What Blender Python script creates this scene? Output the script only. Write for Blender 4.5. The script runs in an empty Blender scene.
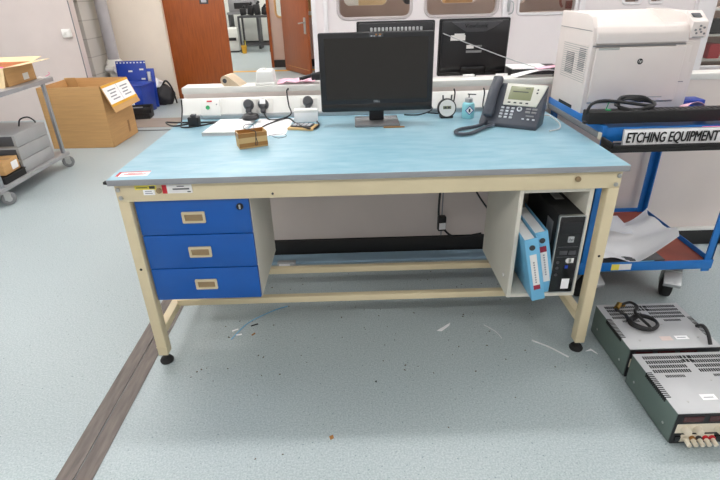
import bpy, bmesh, math, random
from mathutils import Vector, Matrix
random.seed(7)
C = bpy.context.scene.collection
PI = math.pi

# ------------------------------------------------------------------ helpers
def lin(v):
    v /= 255.0
    return v / 12.92 if v <= 0.04045 else ((v + 0.055) / 1.055) ** 2.4

def col(r, g, b):
    return (lin(r), lin(g), lin(b), 1.0)

def mat(name, rgb, rough=0.5, metal=0.0, var=0.06, scale=8.0, bump=0.0, bscale=60.0, spec=0.5, stretch=None, coat=0.0):
    """Principled material whose colour is broken up by procedural noise."""
    m = bpy.data.materials.new(name)
    m.use_nodes = True
    nt = m.node_tree
    p = nt.nodes['Principled BSDF']
    p.inputs['Roughness'].default_value = rough
    p.inputs['Metallic'].default_value = metal
    p.inputs['Specular IOR Level'].default_value = spec
    p.inputs['Coat Weight'].default_value = coat
    tc = nt.nodes.new('ShaderNodeTexCoord')
    mp = nt.nodes.new('ShaderNodeMapping')
    nt.links.new(tc.outputs['Object'], mp.inputs['Vector'])
    if stretch:
        mp.inputs['Scale'].default_value = stretch
    n = nt.nodes.new('ShaderNodeTexNoise')
    n.inputs['Scale'].default_value = scale
    n.inputs['Detail'].default_value = 5
    nt.links.new(mp.outputs['Vector'], n.inputs['Vector'])
    r = nt.nodes.new('ShaderNodeValToRGB')
    c = col(*rgb)
    e = r.color_ramp.elements
    e[0].position, e[1].position = 0.3, 0.7
    e[0].color = tuple(max(0, x * (1 - var)) for x in c[:3]) + (1,)
    e[1].color = tuple(min(1, x * (1 + var)) for x in c[:3]) + (1,)
    nt.links.new(n.outputs['Fac'], r.inputs['Fac'])
    nt.links.new(r.outputs['Color'], p.inputs['Base Color'])
    if bump:
        b = nt.nodes.new('ShaderNodeBump')
        b.inputs['Strength'].default_value = bump
        b.inputs['Distance'].default_value = 0.004
        n2 = nt.nodes.new('ShaderNodeTexNoise')
        n2.inputs['Scale'].default_value = bscale
        nt.links.new(mp.outputs['Vector'], n2.inputs['Vector'])
        nt.links.new(n2.outputs['Fac'], b.inputs['Height'])
        nt.links.new(b.outputs['Normal'], p.inputs['Normal'])
    return m

class MB:
    """Collects shapes into one mesh."""
    def __init__(s):
        s.bm = bmesh.new()
    def _merge(s, t, M=None):
        if M is not None:
            bmesh.ops.transform(t, matrix=M, verts=t.verts)
        me = bpy.data.meshes.new('tmp')
        t.to_mesh(me); t.free()
        s.bm.from_mesh(me)
        bpy.data.meshes.remove(me)
        return s
    def box(s, x0, x1, y0, y1, z0, z1, bev=0.0, seg=2, M=None):
        t = bmesh.new()
        bmesh.ops.create_cube(t, size=1)
        for v in t.verts:
            v.co = Vector((x0 + (v.co.x + .5) * (x1 - x0), y0 + (v.co.y + .5) * (y1 - y0), z0 + (v.co.z + .5) * (z1 - z0)))
        if bev:
            bmesh.ops.bevel(t, geom=list(t.edges), offset=bev, segments=seg, affect='EDGES', profile=0.5)
        return s._merge(t, M)
    def prism(s, pts, axis, lo, hi, bev=0.0, seg=2, M=None):
        """pts in the two other axes: x -> (y,z), y -> (x,z), z -> (x,y)"""
        t = bmesh.new()
        def P(a, b, h):
            return {'x': (h, a, b), 'y': (a, h, b), 'z': (a, b, h)}[axis]
        A = [t.verts.new(P(a, b, lo)) for a, b in pts]
        B = [t.verts.new(P(a, b, hi)) for a, b in pts]
        n = len(pts)
        t.faces.new(A); t.faces.new(B[::-1])
        for i in range(n):
            t.faces.new((A[i], B[i], B[(i + 1) % n], A[(i + 1) % n]))
        bmesh.ops.recalc_face_normals(t, faces=t.faces)
        if bev:
            bmesh.ops.bevel(t, geom=list(t.edges), offset=bev, segments=seg, affect='EDGES', profile=0.5)
        return s._merge(t, M)
    def cyl(s, a, b, r, r2=None, n=20, bev=0.0, M=None):
        a, b = Vector(a), Vector(b)
        d = b - a
        t = bmesh.new()
        bmesh.ops.create_cone(t, cap_ends=True, segments=n, radius1=r, radius2=r if r2 is None else r2, depth=d.length)
        if bev:
            es = [e for e in t.edges if abs(e.verts[0].co.z - e.verts[1].co.z) < 1e-6]
            bmesh.ops.bevel(t, geom=es, offset=bev, segments=2, affect='EDGES', profile=0.5)
        Q = Matrix.Translation((a + b) / 2) @ d.to_track_quat('Z', 'Y').to_matrix().to_4x4()
        return s._merge(t, Q if M is None else M @ Q)
    def lathe(s, prof, n=24, M=None):
        t = bmesh.new()
        rings = []
        for r, z in prof:
            rings.append([t.verts.new((r * math.cos(2 * PI * i / n), r * math.sin(2 * PI * i / n), z)) for i in range(n)])
        for a, b in zip(rings, rings[1:]):
            for i in range(n):
                t.faces.new((a[i], a[(i + 1) % n], b[(i + 1) % n], b[i]))
        if prof[0][0] > 1e-5: t.faces.new(rings[0][::-1])
        if prof[-1][0] > 1e-5: t.faces.new(rings[-1])
        bmesh.ops.remove_doubles(t, verts=t.verts, dist=1e-6)
        bmesh.ops.recalc_face_normals(t, faces=t.faces)
        return s._merge(t, M)
    def tube(s, pts, r, n=8, smooth=6, closed=False, M=None):
        P = [Vector(p) for p in pts]
        if smooth and len(P) > 2:
            Q = []
            m = len(P)
            for i in range(m if closed else m - 1):
                p0 = P[(i - 1) % m] if closed or i > 0 else P[0]
                p1, p2 = P[i], P[(i + 1) % m]
                p3 = P[(i + 2) % m] if closed or i + 2 < m else P[-1]
                for k in range(smooth):
                    u = k / smooth
                    Q.append(0.5 * ((2 * p1) + (p2 - p0) * u + (2 * p0 - 5 * p1 + 4 * p2 - p3) * u * u + (3 * p1 - p0 - 3 * p2 + p3) * u ** 3))
            if not closed: Q.append(P[-1])
            P = Q
        t = bmesh.new()
        rings = []
        up = None
        m = len(P)
        for i in range(m):
            if closed: d = P[(i + 1) % m] - P[i - 1]
            else: d = P[min(i + 1, m - 1)] - P[max(i - 1, 0)]
            d = d.normalized() if d.length > 1e-9 else Vector((0, 0, 1))
            if up is None:
                up = Vector((0, 0, 1)) if abs(d.z) < 0.9 else Vector((1, 0, 0))
            up = (up - d * up.dot(d))
            up = up.normalized() if up.length > 1e-6 else d.orthogonal().normalized()
            sd = d.cross(up)
            rings.append([t.verts.new(P[i] + (up * math.cos(2 * PI * k / n) + sd * math.sin(2 * PI * k / n)) * r) for k in range(n)])
        for i in range(m if closed else m - 1):
            a, b = rings[i], rings[(i + 1) % m]
            for k in range(n):
                t.faces.new((a[k], a[(k + 1) % n], b[(k + 1) % n], b[k]))
        if not closed:
            t.faces.new(rings[0][::-1]); t.faces.new(rings[-1])
        bmesh.ops.recalc_face_normals(t, faces=t.faces)
        return s._merge(t, M)
    def grid(s, f, nu, nv, thick=0.0, M=None):
        """f(u,v) -> point; a sheet given real thickness"""
        t = bmesh.new()
        V = [[t.verts.new(f(i / nu, j / nv)) for j in range(nv + 1)] for i in range(nu + 1)]
        for i in range(nu):
            for j in range(nv):
                t.faces.new((V[i][j], V[i + 1][j], V[i + 1][j + 1], V[i][j + 1]))
        if thick:
            bmesh.ops.recalc_face_normals(t, faces=t.faces)
            bmesh.ops.solidify(t, geom=list(t.faces), thickness=thick)
        return s._merge(t, M)
    def obj(s, name, m, parent=None, smooth=True, loc=None):
        me = bpy.data.meshes.new(name)
        s.bm.to_mesh(me); s.bm.free()
        if smooth and len(me.polygons):
            me.polygons.foreach_set('use_smooth', [True] * len(me.polygons))
            me.set_sharp_from_angle(angle=math.radians(35))
        o = bpy.data.objects.new(name, me)
        ms = m if isinstance(m, (list, tuple)) else [m]
        for k in ms: me.materials.append(k)
        C.objects.link(o)
        if parent: o.parent = parent
        if loc: o.location = loc
        return o

def B(*a, **k):
    return MB().box(*a, **k)

def tag(o, label, cat, group=None, kind=None):
    o['label'] = label
    o['category'] = cat
    if group: o['group'] = group
    if kind: o['kind'] = kind
    return o

def thing(name, label, cat, loc=(0, 0, 0), rz=0.0, group=None):
    o = bpy.data.objects.new(name, None)
    o.empty_display_size = 0.05
    C.objects.link(o)
    o.location = loc
    o.rotation_euler = (0, 0, rz)
    return tag(o, label, cat, group)

def struct(name, mb, m, parent=None, smooth=True):
    o = mb.obj(name, m, parent, smooth)
    if parent is None: o['kind'] = 'structure'
    return o

def text(name, s, size, m, parent, loc, rot=(PI / 2, 0, 0), ext=0.0006, shear=0.0, bold=0.0, align='CENTER', sx=1.0):
    cu = bpy.data.curves.new('lettering', 'FONT')
    cu.body = s; cu.size = size; cu.extrude = ext; cu.shear = shear
    cu.align_x = align; cu.align_y = 'CENTER'; cu.resolution_u = 3
    o = bpy.data.objects.new('lettering', cu)
    C.objects.link(o)
    bpy.context.view_layer.update()
    me = bpy.data.meshes.new_from_object(o.evaluated_get(bpy.context.evaluated_depsgraph_get()))
    bpy.data.objects.remove(o)
    for v in me.vertices: v.co.x *= sx
    if bold:
        bm = bmesh.new()
        for dx, dy in ((-bold, 0), (bold, 0), (0, bold * .7), (0, -bold * .7), (0, 0)):
            m2 = me.copy(); m2.transform(Matrix.Translation((dx, dy, abs(dx) * .02 + dy * .03)))
            bm.from_mesh(m2); bpy.data.meshes.remove(m2)
        bm.to_mesh(me); bm.free()
    me.materials.clear(); me.materials.append(m)
    t = bpy.data.objects.new(name, me)
    C.objects.link(t)
    t.parent = parent; t.location = loc; t.rotation_euler = rot
    return t

def rrect(x0, x1, z0, z1, r, n=6):
    P = []
    for cx, cz, a0 in ((x1 - r, z1 - r, 0), (x0 + r, z1 - r, 90), (x0 + r, z0 + r, 180), (x1 - r, z0 + r, 270)):
        for k in range(n + 1):
            a = math.radians(a0 + 90 * k / n)
            P.append((cx + r * math.cos(a), cz + r * math.sin(a)))
    return P

def plate(name, outer, holes, y, thick, m, parent=None):
    """an upright plate in the xz plane with openings, front face at y"""
    cu = bpy.data.curves.new('plate', 'CURVE')
    cu.dimensions = '2D'; cu.fill_mode = 'BOTH'; cu.extrude = thick / 2
    for P in [outer] + holes:
        sp = cu.splines.new('POLY')
        sp.points.add(len(P) - 1)
        for q, (a, b) in zip(sp.points, P): q.co = (a, b, 0, 1)
        sp.use_cyclic_u = True
    o = bpy.data.objects.new('plate', cu)
    C.objects.link(o)
    bpy.context.view_layer.update()
    me = bpy.data.meshes.new_from_object(o.evaluated_get(bpy.context.evaluated_depsgraph_get()))
    bpy.data.objects.remove(o)
    me.transform(Matrix.Translation((0, y + thick / 2, 0)) @ Matrix.Rotation(PI / 2, 4, 'X'))
    me.materials.clear(); me.materials.append(m)
    t = bpy.data.objects.new(name, me)
    C.objects.link(t)
    if parent: t.parent = parent
    return t

def RX(a): return Matrix.Rotation(a, 4, 'X')
def RY(a): return Matrix.Rotation(a, 4, 'Y')
def RZ(a): return Matrix.Rotation(a, 4, 'Z')
def T(x, y, z): return Matrix.Translation((x, y, z))

# ------------------------------------------------------------------ materials
M = {}
M['cream'] = mat('cream_paint', (222, 207, 172), .45, var=.03, bump=.03, bscale=300)
M['cabinet'] = mat('cabinet_grey_white', (214, 210, 198), .5, var=.03)
M['blue_drawer'] = mat('blue_drawer_paint', (10, 86, 170), .33, var=.05)
M['edge_grey'] = mat('grey_edge_band', (150, 152, 156), .5, var=.04)
M['black'] = mat('black_plastic', (22, 22, 26), .45, var=.1)
M['black_gloss'] = mat('black_gloss', (20, 20, 22), .22, var=.08)
M['black_matte'] = mat('black_matte', (26, 26, 27), .75, var=.15)
M['rubber'] = mat('rubber', (30, 30, 31), .8, var=.15)
M['cable'] = mat('black_cable', (26, 26, 28), .5, var=.1)
M['grey_cable'] = mat('grey_cable', (70, 74, 82), .5, var=.1)
M['white_cable'] = mat('white_cable', (225, 226, 226), .5, var=.03)
M['stand_grey'] = mat('stand_grey', (120, 120, 122), .25, var=.04)
M['screen'] = mat('screen_glass', (31, 27, 23), .24, var=.05)
M['white'] = mat('white_plastic', (236, 235, 231), .42, var=.02)
M['white_dull'] = mat('white_laminate', (226, 224, 219), .5, var=.03)
M['paper'] = mat('paper', (250, 249, 250), .8, var=.02)
M['pink_paper'] = mat('pink_paper', (240, 190, 208), .75, var=.05)
M['hot_pink'] = mat('hot_pink', (236, 80, 150), .6, var=.08)
M['card'] = mat('cardboard', (204, 160, 106), .8, var=.06, scale=5, stretch=(1, 1, 14))
M['card_in'] = mat('cardboard_inside', (214, 178, 124), .8, var=.05, scale=5)
M['card_light'] = mat('cardboard_pale', (233, 208, 164), .8, var=.04)
M['kraft'] = mat('kraft_board', (206, 172, 120), .8, var=.05)
M['tape'] = mat('brown_tape', (160, 112, 56), .35, var=.1)
M['yellow_tape'] = mat('yellow_tape', (226, 170, 40), .5, var=.05)
M['steel'] = mat('brushed_steel', (176, 178, 182), .35, metal=.85, var=.08, scale=30)
M['zinc'] = mat('zinc', (190, 190, 188), .35, metal=.9, var=.1, scale=30)
M['brass'] = mat('brass', (190, 150, 80), .3, metal=1, var=.1)
M['handle'] = mat('beige_handle', (206, 192, 160), .45, var=.05)
M['handle_in'] = mat('handle_recess', (150, 128, 96), .6, var=.05)
M['blue_steel'] = mat('blue_trolley_paint', (24, 112, 190), .38, var=.08, scale=14)
M['shelf_red'] = mat('red_brown_board', (140, 66, 50), .6, var=.14, scale=10)
M['shelf_grey'] = mat('grey_shelf', (168, 168, 170), .4, metal=.3, var=.07)
M['case_top'] = mat('instrument_grey', (188, 189, 191), .42, metal=.1, var=.06, scale=6)
M['case_side'] = mat('instrument_green_grey', (96, 112, 106), .5, var=.05)
M['ivory'] = mat('ivory_panel', (226, 216, 196), .5, var=.03)
M['display_red'] = mat('dark_red_display', (70, 28, 30), .2, var=.1)
M['slot'] = mat('dark_slot', (30, 32, 33), .8, var=.1)
M['printer'] = mat('printer_shell', (226, 216, 211), .45, var=.02, bump=.02, bscale=400)
M['printer_grey'] = mat('printer_grey', (176, 176, 172), .5, var=.03)
M['binder'] = mat('pale_blue_binder', (116, 186, 224), .45, var=.05)
M['binder_label'] = mat('binder_label', (236, 234, 232), .6, var=.03)
M['red'] = mat('red_print', (196, 36, 48), .5, var=.05)
M['maroon'] = mat('maroon_print', (150, 36, 60), .5, var=.05)
M['yellow'] = mat('yellow_label', (238, 222, 90), .5, var=.06)
M['ink'] = mat('ink', (60, 62, 66), .7, var=.05)
M['ink_light'] = mat('faded_ink', (150, 152, 158), .7, var=.05)
M['green'] = mat('green_plastic', (40, 160, 96), .4, var=.05)
M['phone'] = mat('phone_charcoal', (66, 70, 80), .42, var=.05)
M['phone_silver'] = mat('phone_silver', (206, 206, 196), .4, var=.03)
M['lcd'] = mat('olive_display', (134, 138, 108), .25, var=.06)
M['key'] = mat('phone_key', (196, 200, 206), .5, var=.04)
M['tote'] = mat('blue_tote', (28, 62, 160), .4, var=.1)
M['bottle'] = mat('aqua_bottle', (150, 214, 222), .3, var=.04)
M['dark_grey'] = mat('dark_grey', (70, 70, 74), .5, var=.1)
M['mid_grey'] = mat('mid_grey', (128, 128, 130), .5, var=.06)
M['stack_grey'] = mat('grey_case_stack', (172, 172, 172), .45, metal=.3, var=.05)
M['black_wood'] = mat('black_skirting', (28, 27, 27), .5, var=.15)
M['post_white'] = mat('white_frame', (238, 234, 236), .5, var=.02)
M['frame_grey'] = mat('window_rubber_grey', (196, 186, 186), .5, var=.03)
M['silver'] = mat('silver_plastic', (188, 190, 192), .35, metal=.5, var=.04)
M['roll'] = mat('beige_fabric_roll', (206, 186, 160), .8, var=.08)
M['bag'] = mat('dark_bag', (44, 43, 46), .7, var=.25, scale=20, bump=.4, bscale=20)
M['plaster'] = mat('smooth_wall_paint', (212, 201, 197), .75, var=.03, scale=3, bump=.05, bscale=120)
M['partition'] = mat('partition_board', (229, 217, 211), .65, var=.04, scale=3)
M['cream_wall'] = mat('cream_wall', (236, 224, 208), .75, var=.03, scale=3)
M['window_wall'] = mat('window_wall_paint', (240, 232, 233), .6, var=.02, scale=3)
M['pink_wall'] = mat('pinkish_brown_wall', (190, 164, 152), .7, var=.05, scale=4)
M['ceil'] = mat('ceiling_tile', (238, 238, 236), .9, var=.02)
M['far_white'] = mat('far_white', (232, 232, 226), .7, var=.03)
M['pipe'] = mat('pipe_grey', (172, 170, 172), .5, var=.05)

def wood_mat():
    m = mat('door_veneer', (148, 75, 29), .35, var=.2, scale=6, stretch=(9, 9, .7))
    return m
M['wood'] = wood_mat()

def floor_mat():
    m = bpy.data.materials.new('speckled_vinyl'); m.use_nodes = True
    nt = m.node_tree; p = nt.nodes['Principled BSDF']
    p.inputs['Roughness'].default_value = .38
    p.inputs['Specular IOR Level'].default_value = .45
    tc = nt.nodes.new('ShaderNodeTexCoord')
    def noise(sc, det=4):
        n = nt.nodes.new('ShaderNodeTexNoise'); n.inputs['Scale'].default_value = sc; n.inputs['Detail'].default_value = det
        nt.links.new(tc.outputs['Object'], n.inputs['Vector']); return n
    def ramp(src, p0, c0, p1, c1):
        r = nt.nodes.new('ShaderNodeValToRGB'); e = r.color_ramp.elements
        e[0].position, e[1].position = p0, p1; e[0].color, e[1].color = c0, c1
        nt.links.new(src, r.inputs['Fac']); return r
    def mix(f, a, b):
        x = nt.nodes.new('ShaderNodeMix'); x.data_type = 'RGBA'
        nt.links.new(f, x.inputs[0]); nt.links.new(a, x.inputs[6])
        if isinstance(b, tuple): x.inputs[7].default_value = b
        else: nt.links.new(b, x.inputs[7])
        return x.outputs[2]
    base = ramp(noise(1.1).outputs['Fac'], .3, col(167, 178, 181), .7, col(177, 188, 191))
    fine = ramp(noise(160, 3).outputs['Fac'], .38, col(146, 162, 166), .66, col(196, 205, 206))
    half = nt.nodes.new('ShaderNodeValue'); half.outputs[0].default_value = .55
    c = mix(half.outputs[0], base.outputs['Color'], fine.outputs['Color'])
    sp = ramp(noise(95, 1).outputs['Fac'], .70, (0, 0, 0, 1), .74, (.75, .75, .75, 1))
    c = mix(sp.outputs['Color'], c, col(112, 128, 134))
    sp2 = ramp(noise(38, 2).outputs['Fac'], .76, (0, 0, 0, 1), .79, (.8, .8, .8, 1))
    c = mix(sp2.outputs['Color'], c, col(92, 92, 84))
    nt.links.new(c, p.inputs['Base Color'])
    return m
M['floor'] = floor_mat()

def bench_blue():
    m = bpy.data.materials.new('pale_blue_laminate'); m.use_nodes = True
    nt = m.node_tree; p = nt.nodes['Principled BSDF']
    p.inputs['Roughness'].default_value = .36
    tc = nt.nodes.new('ShaderNodeTexCoord')
    mp = nt.nodes.new('ShaderNodeMapping'); mp.inputs['Scale'].default_value = (3, 10, 3)
    nt.links.new(tc.outputs['Object'], mp.inputs['Vector'])
    n = nt.nodes.new('ShaderNodeTexNoise'); n.inputs['Scale'].default_value = 3; n.inputs['Detail'].default_value = 8
    nt.links.new(mp.outputs['Vector'], n.inputs['Vector'])
    r = nt.nodes.new('ShaderNodeValToRGB'); e = r.color_ramp.elements
    e[0].position, e[1].position = .3, .72
    e[0].color, e[1].color = col(128, 173, 191), col(155, 190, 204)
    nt.links.new(n.outputs['Fac'], r.inputs['Fac'])
    nt.links.new(r.outputs['Color'], p.inputs['Base Color'])
    return m
M['bench_blue'] = bench_blue()

def strip_mat():
    m = mat('worn_floor_strip', (104, 94, 88), .5, var=.35, scale=10, stretch=(6, .8, 1), bump=.1)
    return m
M['strip'] = strip_mat()
M['far_strip'] = mat('brown_floor_band', (150, 138, 128), .5, var=.12, scale=10, stretch=(.6, 6, 1))

def block_mat():
    m = bpy.data.materials.new('painted_blockwork'); m.use_nodes = True
    nt = m.node_tree; p = nt.nodes['Principled BSDF']; p.inputs['Roughness'].default_value = .8
    tc = nt.nodes.new('ShaderNodeTexCoord')
    mp = nt.nodes.new('ShaderNodeMapping'); mp.inputs['Rotation'].default_value = (-PI / 2, 0, 0)
    nt.links.new(tc.outputs['Object'], mp.inputs['Vector'])
    b = nt.nodes.new('ShaderNodeTexBrick')
    b.inputs['Scale'].default_value = 1.0
    b.inputs['Brick Width'].default_value = .44; b.inputs['Row Height'].default_value = .22
    b.inputs['Mortar Size'].default_value = .006
    b.inputs['Color1'].default_value = col(206, 202, 194); b.inputs['Color2'].default_value = col(200, 196, 188)
    b.inputs['Mortar'].default_value = col(176, 172, 164)
    nt.links.new(mp.outputs['Vector'], b.inputs['Vector'])
    nt.links.new(b.outputs['Color'], p.inputs['Base Color'])
    return m
M['block'] = block_mat()

def glass_mat():
    m = bpy.data.materials.new('window_glass'); m.use_nodes = True
    nt = m.node_tree; nt.nodes.clear()
    out = nt.nodes.new('ShaderNodeOutputMaterial'); mx = nt.nodes.new('ShaderNodeMixShader')
    tr = nt.nodes.new('ShaderNodeBsdfTransparent'); gl = nt.nodes.new('ShaderNodeBsdfGlossy')
    gl.inputs['Roughness'].default_value = .02; tr.inputs['Color'].default_value = (.96, .97, .96, 1)
    fr = nt.nodes.new('ShaderNodeFresnel'); fr.inputs['IOR'].default_value = 1.4
    nt.links.new(fr.outputs[0], mx.inputs[0]); nt.links.new(tr.outputs[0], mx.inputs[1]); nt.links.new(gl.outputs[0], mx.inputs[2])
    nt.links.new(mx.outputs[0], out.inputs[0])
    return m
M['glass'] = glass_mat()

def emit(name, rgb, s):
    m = bpy.data.materials.new(name); m.use_nodes = True
    nt = m.node_tree; nt.nodes.clear()
    o = nt.nodes.new('ShaderNodeOutputMaterial'); e = nt.nodes.new('ShaderNodeEmission')
    e.inputs['Color'].default_value = rgb; e.inputs['Strength'].default_value = s
    nt.links.new(e.outputs[0], o.inputs[0])
    return m
M['lamp'] = emit('fluorescent_diffuser', (1, .965, .945, 1), 33)
M['lamp_front'] = emit('fluorescent_diffuser_front', (1, .965, .945, 1), 36)
M['lamp_hall'] = emit('fluorescent_diffuser_hall', (1, .97, .92, 1), 60)
M['lamp_dim'] = emit('fluorescent_diffuser_far', (1, .975, .95, 1), 22)

# ------------------------------------------------------------------ setting
struct('floor', B(-6, 7, -4, 14, -.06, 0), M['floor'])
struct('ceiling', B(-6, 7, -4, 14, 3.0, 3.06), M['ceil'])
# worn cover strip let into the floor, and its crossing band
struct('trim_1', B(-.142, -.083, -4, 3.98, 0, .004, .001).box(-.08, -.02, -4, 3.98, 0, .003, .001), M['strip'])
struct('trim_2', B(-2.6, .4, 4.16, 4.62, 0, .003), M['far_strip'])
struct('trim_3', B(-2.6, .4, 4.0, 4.03, 0, .003), M['dark_grey'])
# low partition behind the bench, with its capping ledge
struct('wall_partition', B(0, 5.5, .95, 1.03, .10, .935), M['partition'])
struct('trim_4', B(-.004, 5.5, .945, 1.052, .935, .966, .004), M['white_dull'])
struct('trim_5', B(1.333, 1.339, .947, .951, .1, .82), M['ink_light'])
struct('baseboard_partition', B(-.005, 5.5, .935, 1.03, 0, .095, .002), M['black_wood'])
struct('trim_6', B(1.95, 5.5, .925, .951, .095, .112, .003), M['white_dull'])

# wall on the left, the blockwork pier, the pipe corner and the wall beside the door
struct('wall_left', B(-6, -2.37, 4.7, 4.82, 0, 3), M['plaster'])
struct('trim_7', B(-2.376, -2.365, 4.694, 4.70, 0, 3), M['mid_grey'])
struct('wall_pier', B(-3.3, -2.56, 5.3, 5.9, 0, 3), M['block'])
struct('wall_back', B(-3.3, -1.72, 5.85, 5.97, 0, 3), M['cream_wall'])
struct('wall_header', B(-1.72, .5, 5.85, 5.97, 2.15, 3), M['cream_wall'])
pw = MB().cyl((-2.42, 5.62, 0), (-2.42, 5.62, 3), .075, n=24)
pp = thing('downpipe', 'fat grey vertical pipe in the corner behind the cardboard box', 'pipe', (0, 0, 0))
pw.obj('pipe', M['pipe'], pp)
MB().lathe([(.085, 0), (.1, .02), (.1, .1), (.11, .12), (.11, .2), (.085, .24)], M=T(-2.42, 5.62, .36)).cyl((-2.5, 5.55, .48), (-2.36, 5.50, .48), .05).obj('collar', M['far_white'], pp)
pbk = MB().tube([(-2.62, 5.28, 1.55), (-2.55, 5.24, 1.38), (-2.48, 5.28, 1.45)], .035, n=10)
tag(pbk.obj('pipe_elbow', M['dark_grey']), 'dark metal pipe elbow high beside the vertical pipe', 'pipe')

st = thing('thermostat', 'small white plastic wall box on the smooth grey wall', 'thermostat', (-2.455, 4.7, .955))
B(-.06, .04, -.045, 0, 0, .09, .008).obj('case', M['white'], st)
B(-.03, .0, -.05, -.044, .03, .06, .002).obj('dial', M['white_dull'], st)

# window wall beyond the other bench
holes = [rrect(.735, 1.405, 1.135, 2.3, .07), rrect(1.535, 2.2, 1.135, 2.3, .07), rrect(2.39, 2.93, 1.135, 2.3, .03),
         rrect(3.36, 3.52, 1.2, 2.3, .02), rrect(3.60, 3.72, 1.2, 2.3, .02), rrect(4.2, 5.1, .62, 2.3, .02)]
ww = plate('wall_windows', [(.49, 0), (6, 0), (6, 3), (.49, 3)], holes, 3.4, .1, M['window_wall'])
ww['kind'] = 'structure'
def frame(hole, y, t, d, m, name, parent):
    mb = MB()
    n = len(hole)
    cx = sum(p[0] for p in hole) / n; cz = sum(p[1] for p in hole) / n
    mb.tube([(a, y, b) for a, b in hole], t, n=6, smooth=0, closed=True)
    return mb.obj(name, m, parent)
for k, h in enumerate(holes):
    w = frame(h, 3.395, .014, .05, M['post_white'] if k > 1 else M['frame_grey'], 'window_%d' % (k + 1), None)
    w['kind'] = 'structure'
    g = MB().prism(h, 'y', 3.445, 3.449).obj('glass_pane', M['glass'], w, smooth=False)
struct('trim_8', B(.49, .53, 3.385, 3.4, 0, 3), M['post_white'])
struct('trim_9', B(.60, .64, 3.36, 3.4, 0, 3, .006), M['post_white'])
struct('trim_10', B(2.24, 2.33, 3.36, 3.4, 0, 3, .006), M['post_white'])
struct('trim_11', B(1.45, 1.49, 3.37, 3.4, 0, 1.02, .004), M['post_white'])
struct('trim_12', B(2.95, 3.0, 3.36, 3.4, 0, 3, .006), M['post_white'])
struct('trim_13', B(4.03, 4.2, 3.34, 3.4, 0, 3, .006), M['post_white'])
struct('wall_lobby', B(.49, .56, 3.5, 9.0, 0, 3), M['window_wall'])
hd = thing('wall_latch', 'small grey latch on the white post between the windows', 'latch', (2.29, 3.36, 1.19))
B(-.012, .012, -.02, 0, -.03, .09, .004).obj('plate', M['silver'], hd)
MB().tube([(0, -.02, .07), (.03, -.05, .04), (.03, -.05, -.03), (0, -.03, -.05)], .006).obj('lever', M['silver'], hd)

# room behind the windows
ih = [rrect(.78, 1.24, 1.22, 2.2, .06), rrect(1.40, 1.62, 1.22, 2.2, .06), rrect(1.80, 2.2, 1.22, 2.2, .06), rrect(2.42, 2.72, 1.2, 2.2, .06)]
iw = plate('wall_inner', [(.56, 0), (6, 0), (6, 3), (.56, 3)], ih, 4.2, .08, M['pink_wall'])
iw['kind'] = 'structure'
struct('wall_far_store', B(.56, 6, 5.9, 6.0, 0, 3), M['far_white'])
sh = thing('storage_shelf', 'white storage shelf seen through the left windows', 'shelf', (1.6, 5.2, 0))
B(-1.0, 1.4, 0, .4, 1.16, 1.19).obj('shelf_board', M['white'], sh)
for x in (-1.0, .2, 1.36):
    B(x, x + .04, 0, .4, 0, 1.16).obj('upright', M['white'], sh)
def cbox(x, y, z, w, d, h, m, label, group=None):
    o = B(-w / 2, w / 2, -d / 2, d / 2, 0, h, .006).obj('storage_box', M[m], None, loc=(x, y, z))
    return tag(o, label, 'box', group)
cbox(1.12, 5.35, 1.19, .34, .28, .24, 'card_light', 'pale yellow box on the store shelf behind the leftmost window')
cbox(1.62, 5.35, 1.19, .2, .28, .12, 'dark_grey', 'dark box on the store shelf behind the leftmost window')
cbox(2.20, 5.35, 1.19, .34, .28, .17, 'card', 'brown box on the store shelf behind the second window')
cbox(2.62, 5.35, 1.19, .24, .28, .2, 'card_light', 'pale box on the store shelf behind the second window')
oc = MB().tube([(.09 * math.cos(a * PI / 8), 0, .1 + .09 * math.sin(a * PI / 8)) for a in range(-1, 11)], .012)
oc.cyl((.06, 0, .12), (.14, .0, .015), .01).box(-.03, .03, -.02, .02, .02, .09, .005)
tag(oc.obj('hose_coil', M['shelf_red'], loc=(3.0, 3.75, 1.135)), 'orange brown coiled hose behind the window left of printer', 'hose')
tag(B(-.2, .4, 0, .25, 0, 1.135).obj('low_cupboard', M['pink_wall'], loc=(2.85, 3.62, 0)), 'brown low cupboard behind the window left of printer', 'cupboard')
# shelf with red and white packets at far right
rs = thing('stock_rack', 'white rack behind the window at the far right edge', 'rack', (4.8, 3.75, 0))
for z in (.62, .86, 1.1):
    B(-.6, .7, 0, .35, z, z + .02).obj('shelf_board', M['white'], rs)
for x in (-.6, .68): B(x, x + .03, 0, .35, 0, 1.5).obj('upright', M['white'], rs)
pk = [(4.45, .64, 'white', 'white packet on the rack bottom board at the far right'), (4.62, .64, 'red', 'red packet on the rack bottom board at the far right'),
      (4.42, .88, 'red', 'red packet on the rack middle board at the far right'), (4.58, .88, 'black', 'black packet on the rack middle board at the far right'), (4.74, .88, 'white', 'white packet on the rack middle board at the far right')]
for x, z, m, l in pk:
    tag(B(-.06, .06, -.1, .1, 0, .14, .004).obj('packet', M[m], loc=(x, 3.9, z)), l, 'packet', 'packets on the far rack')

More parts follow.
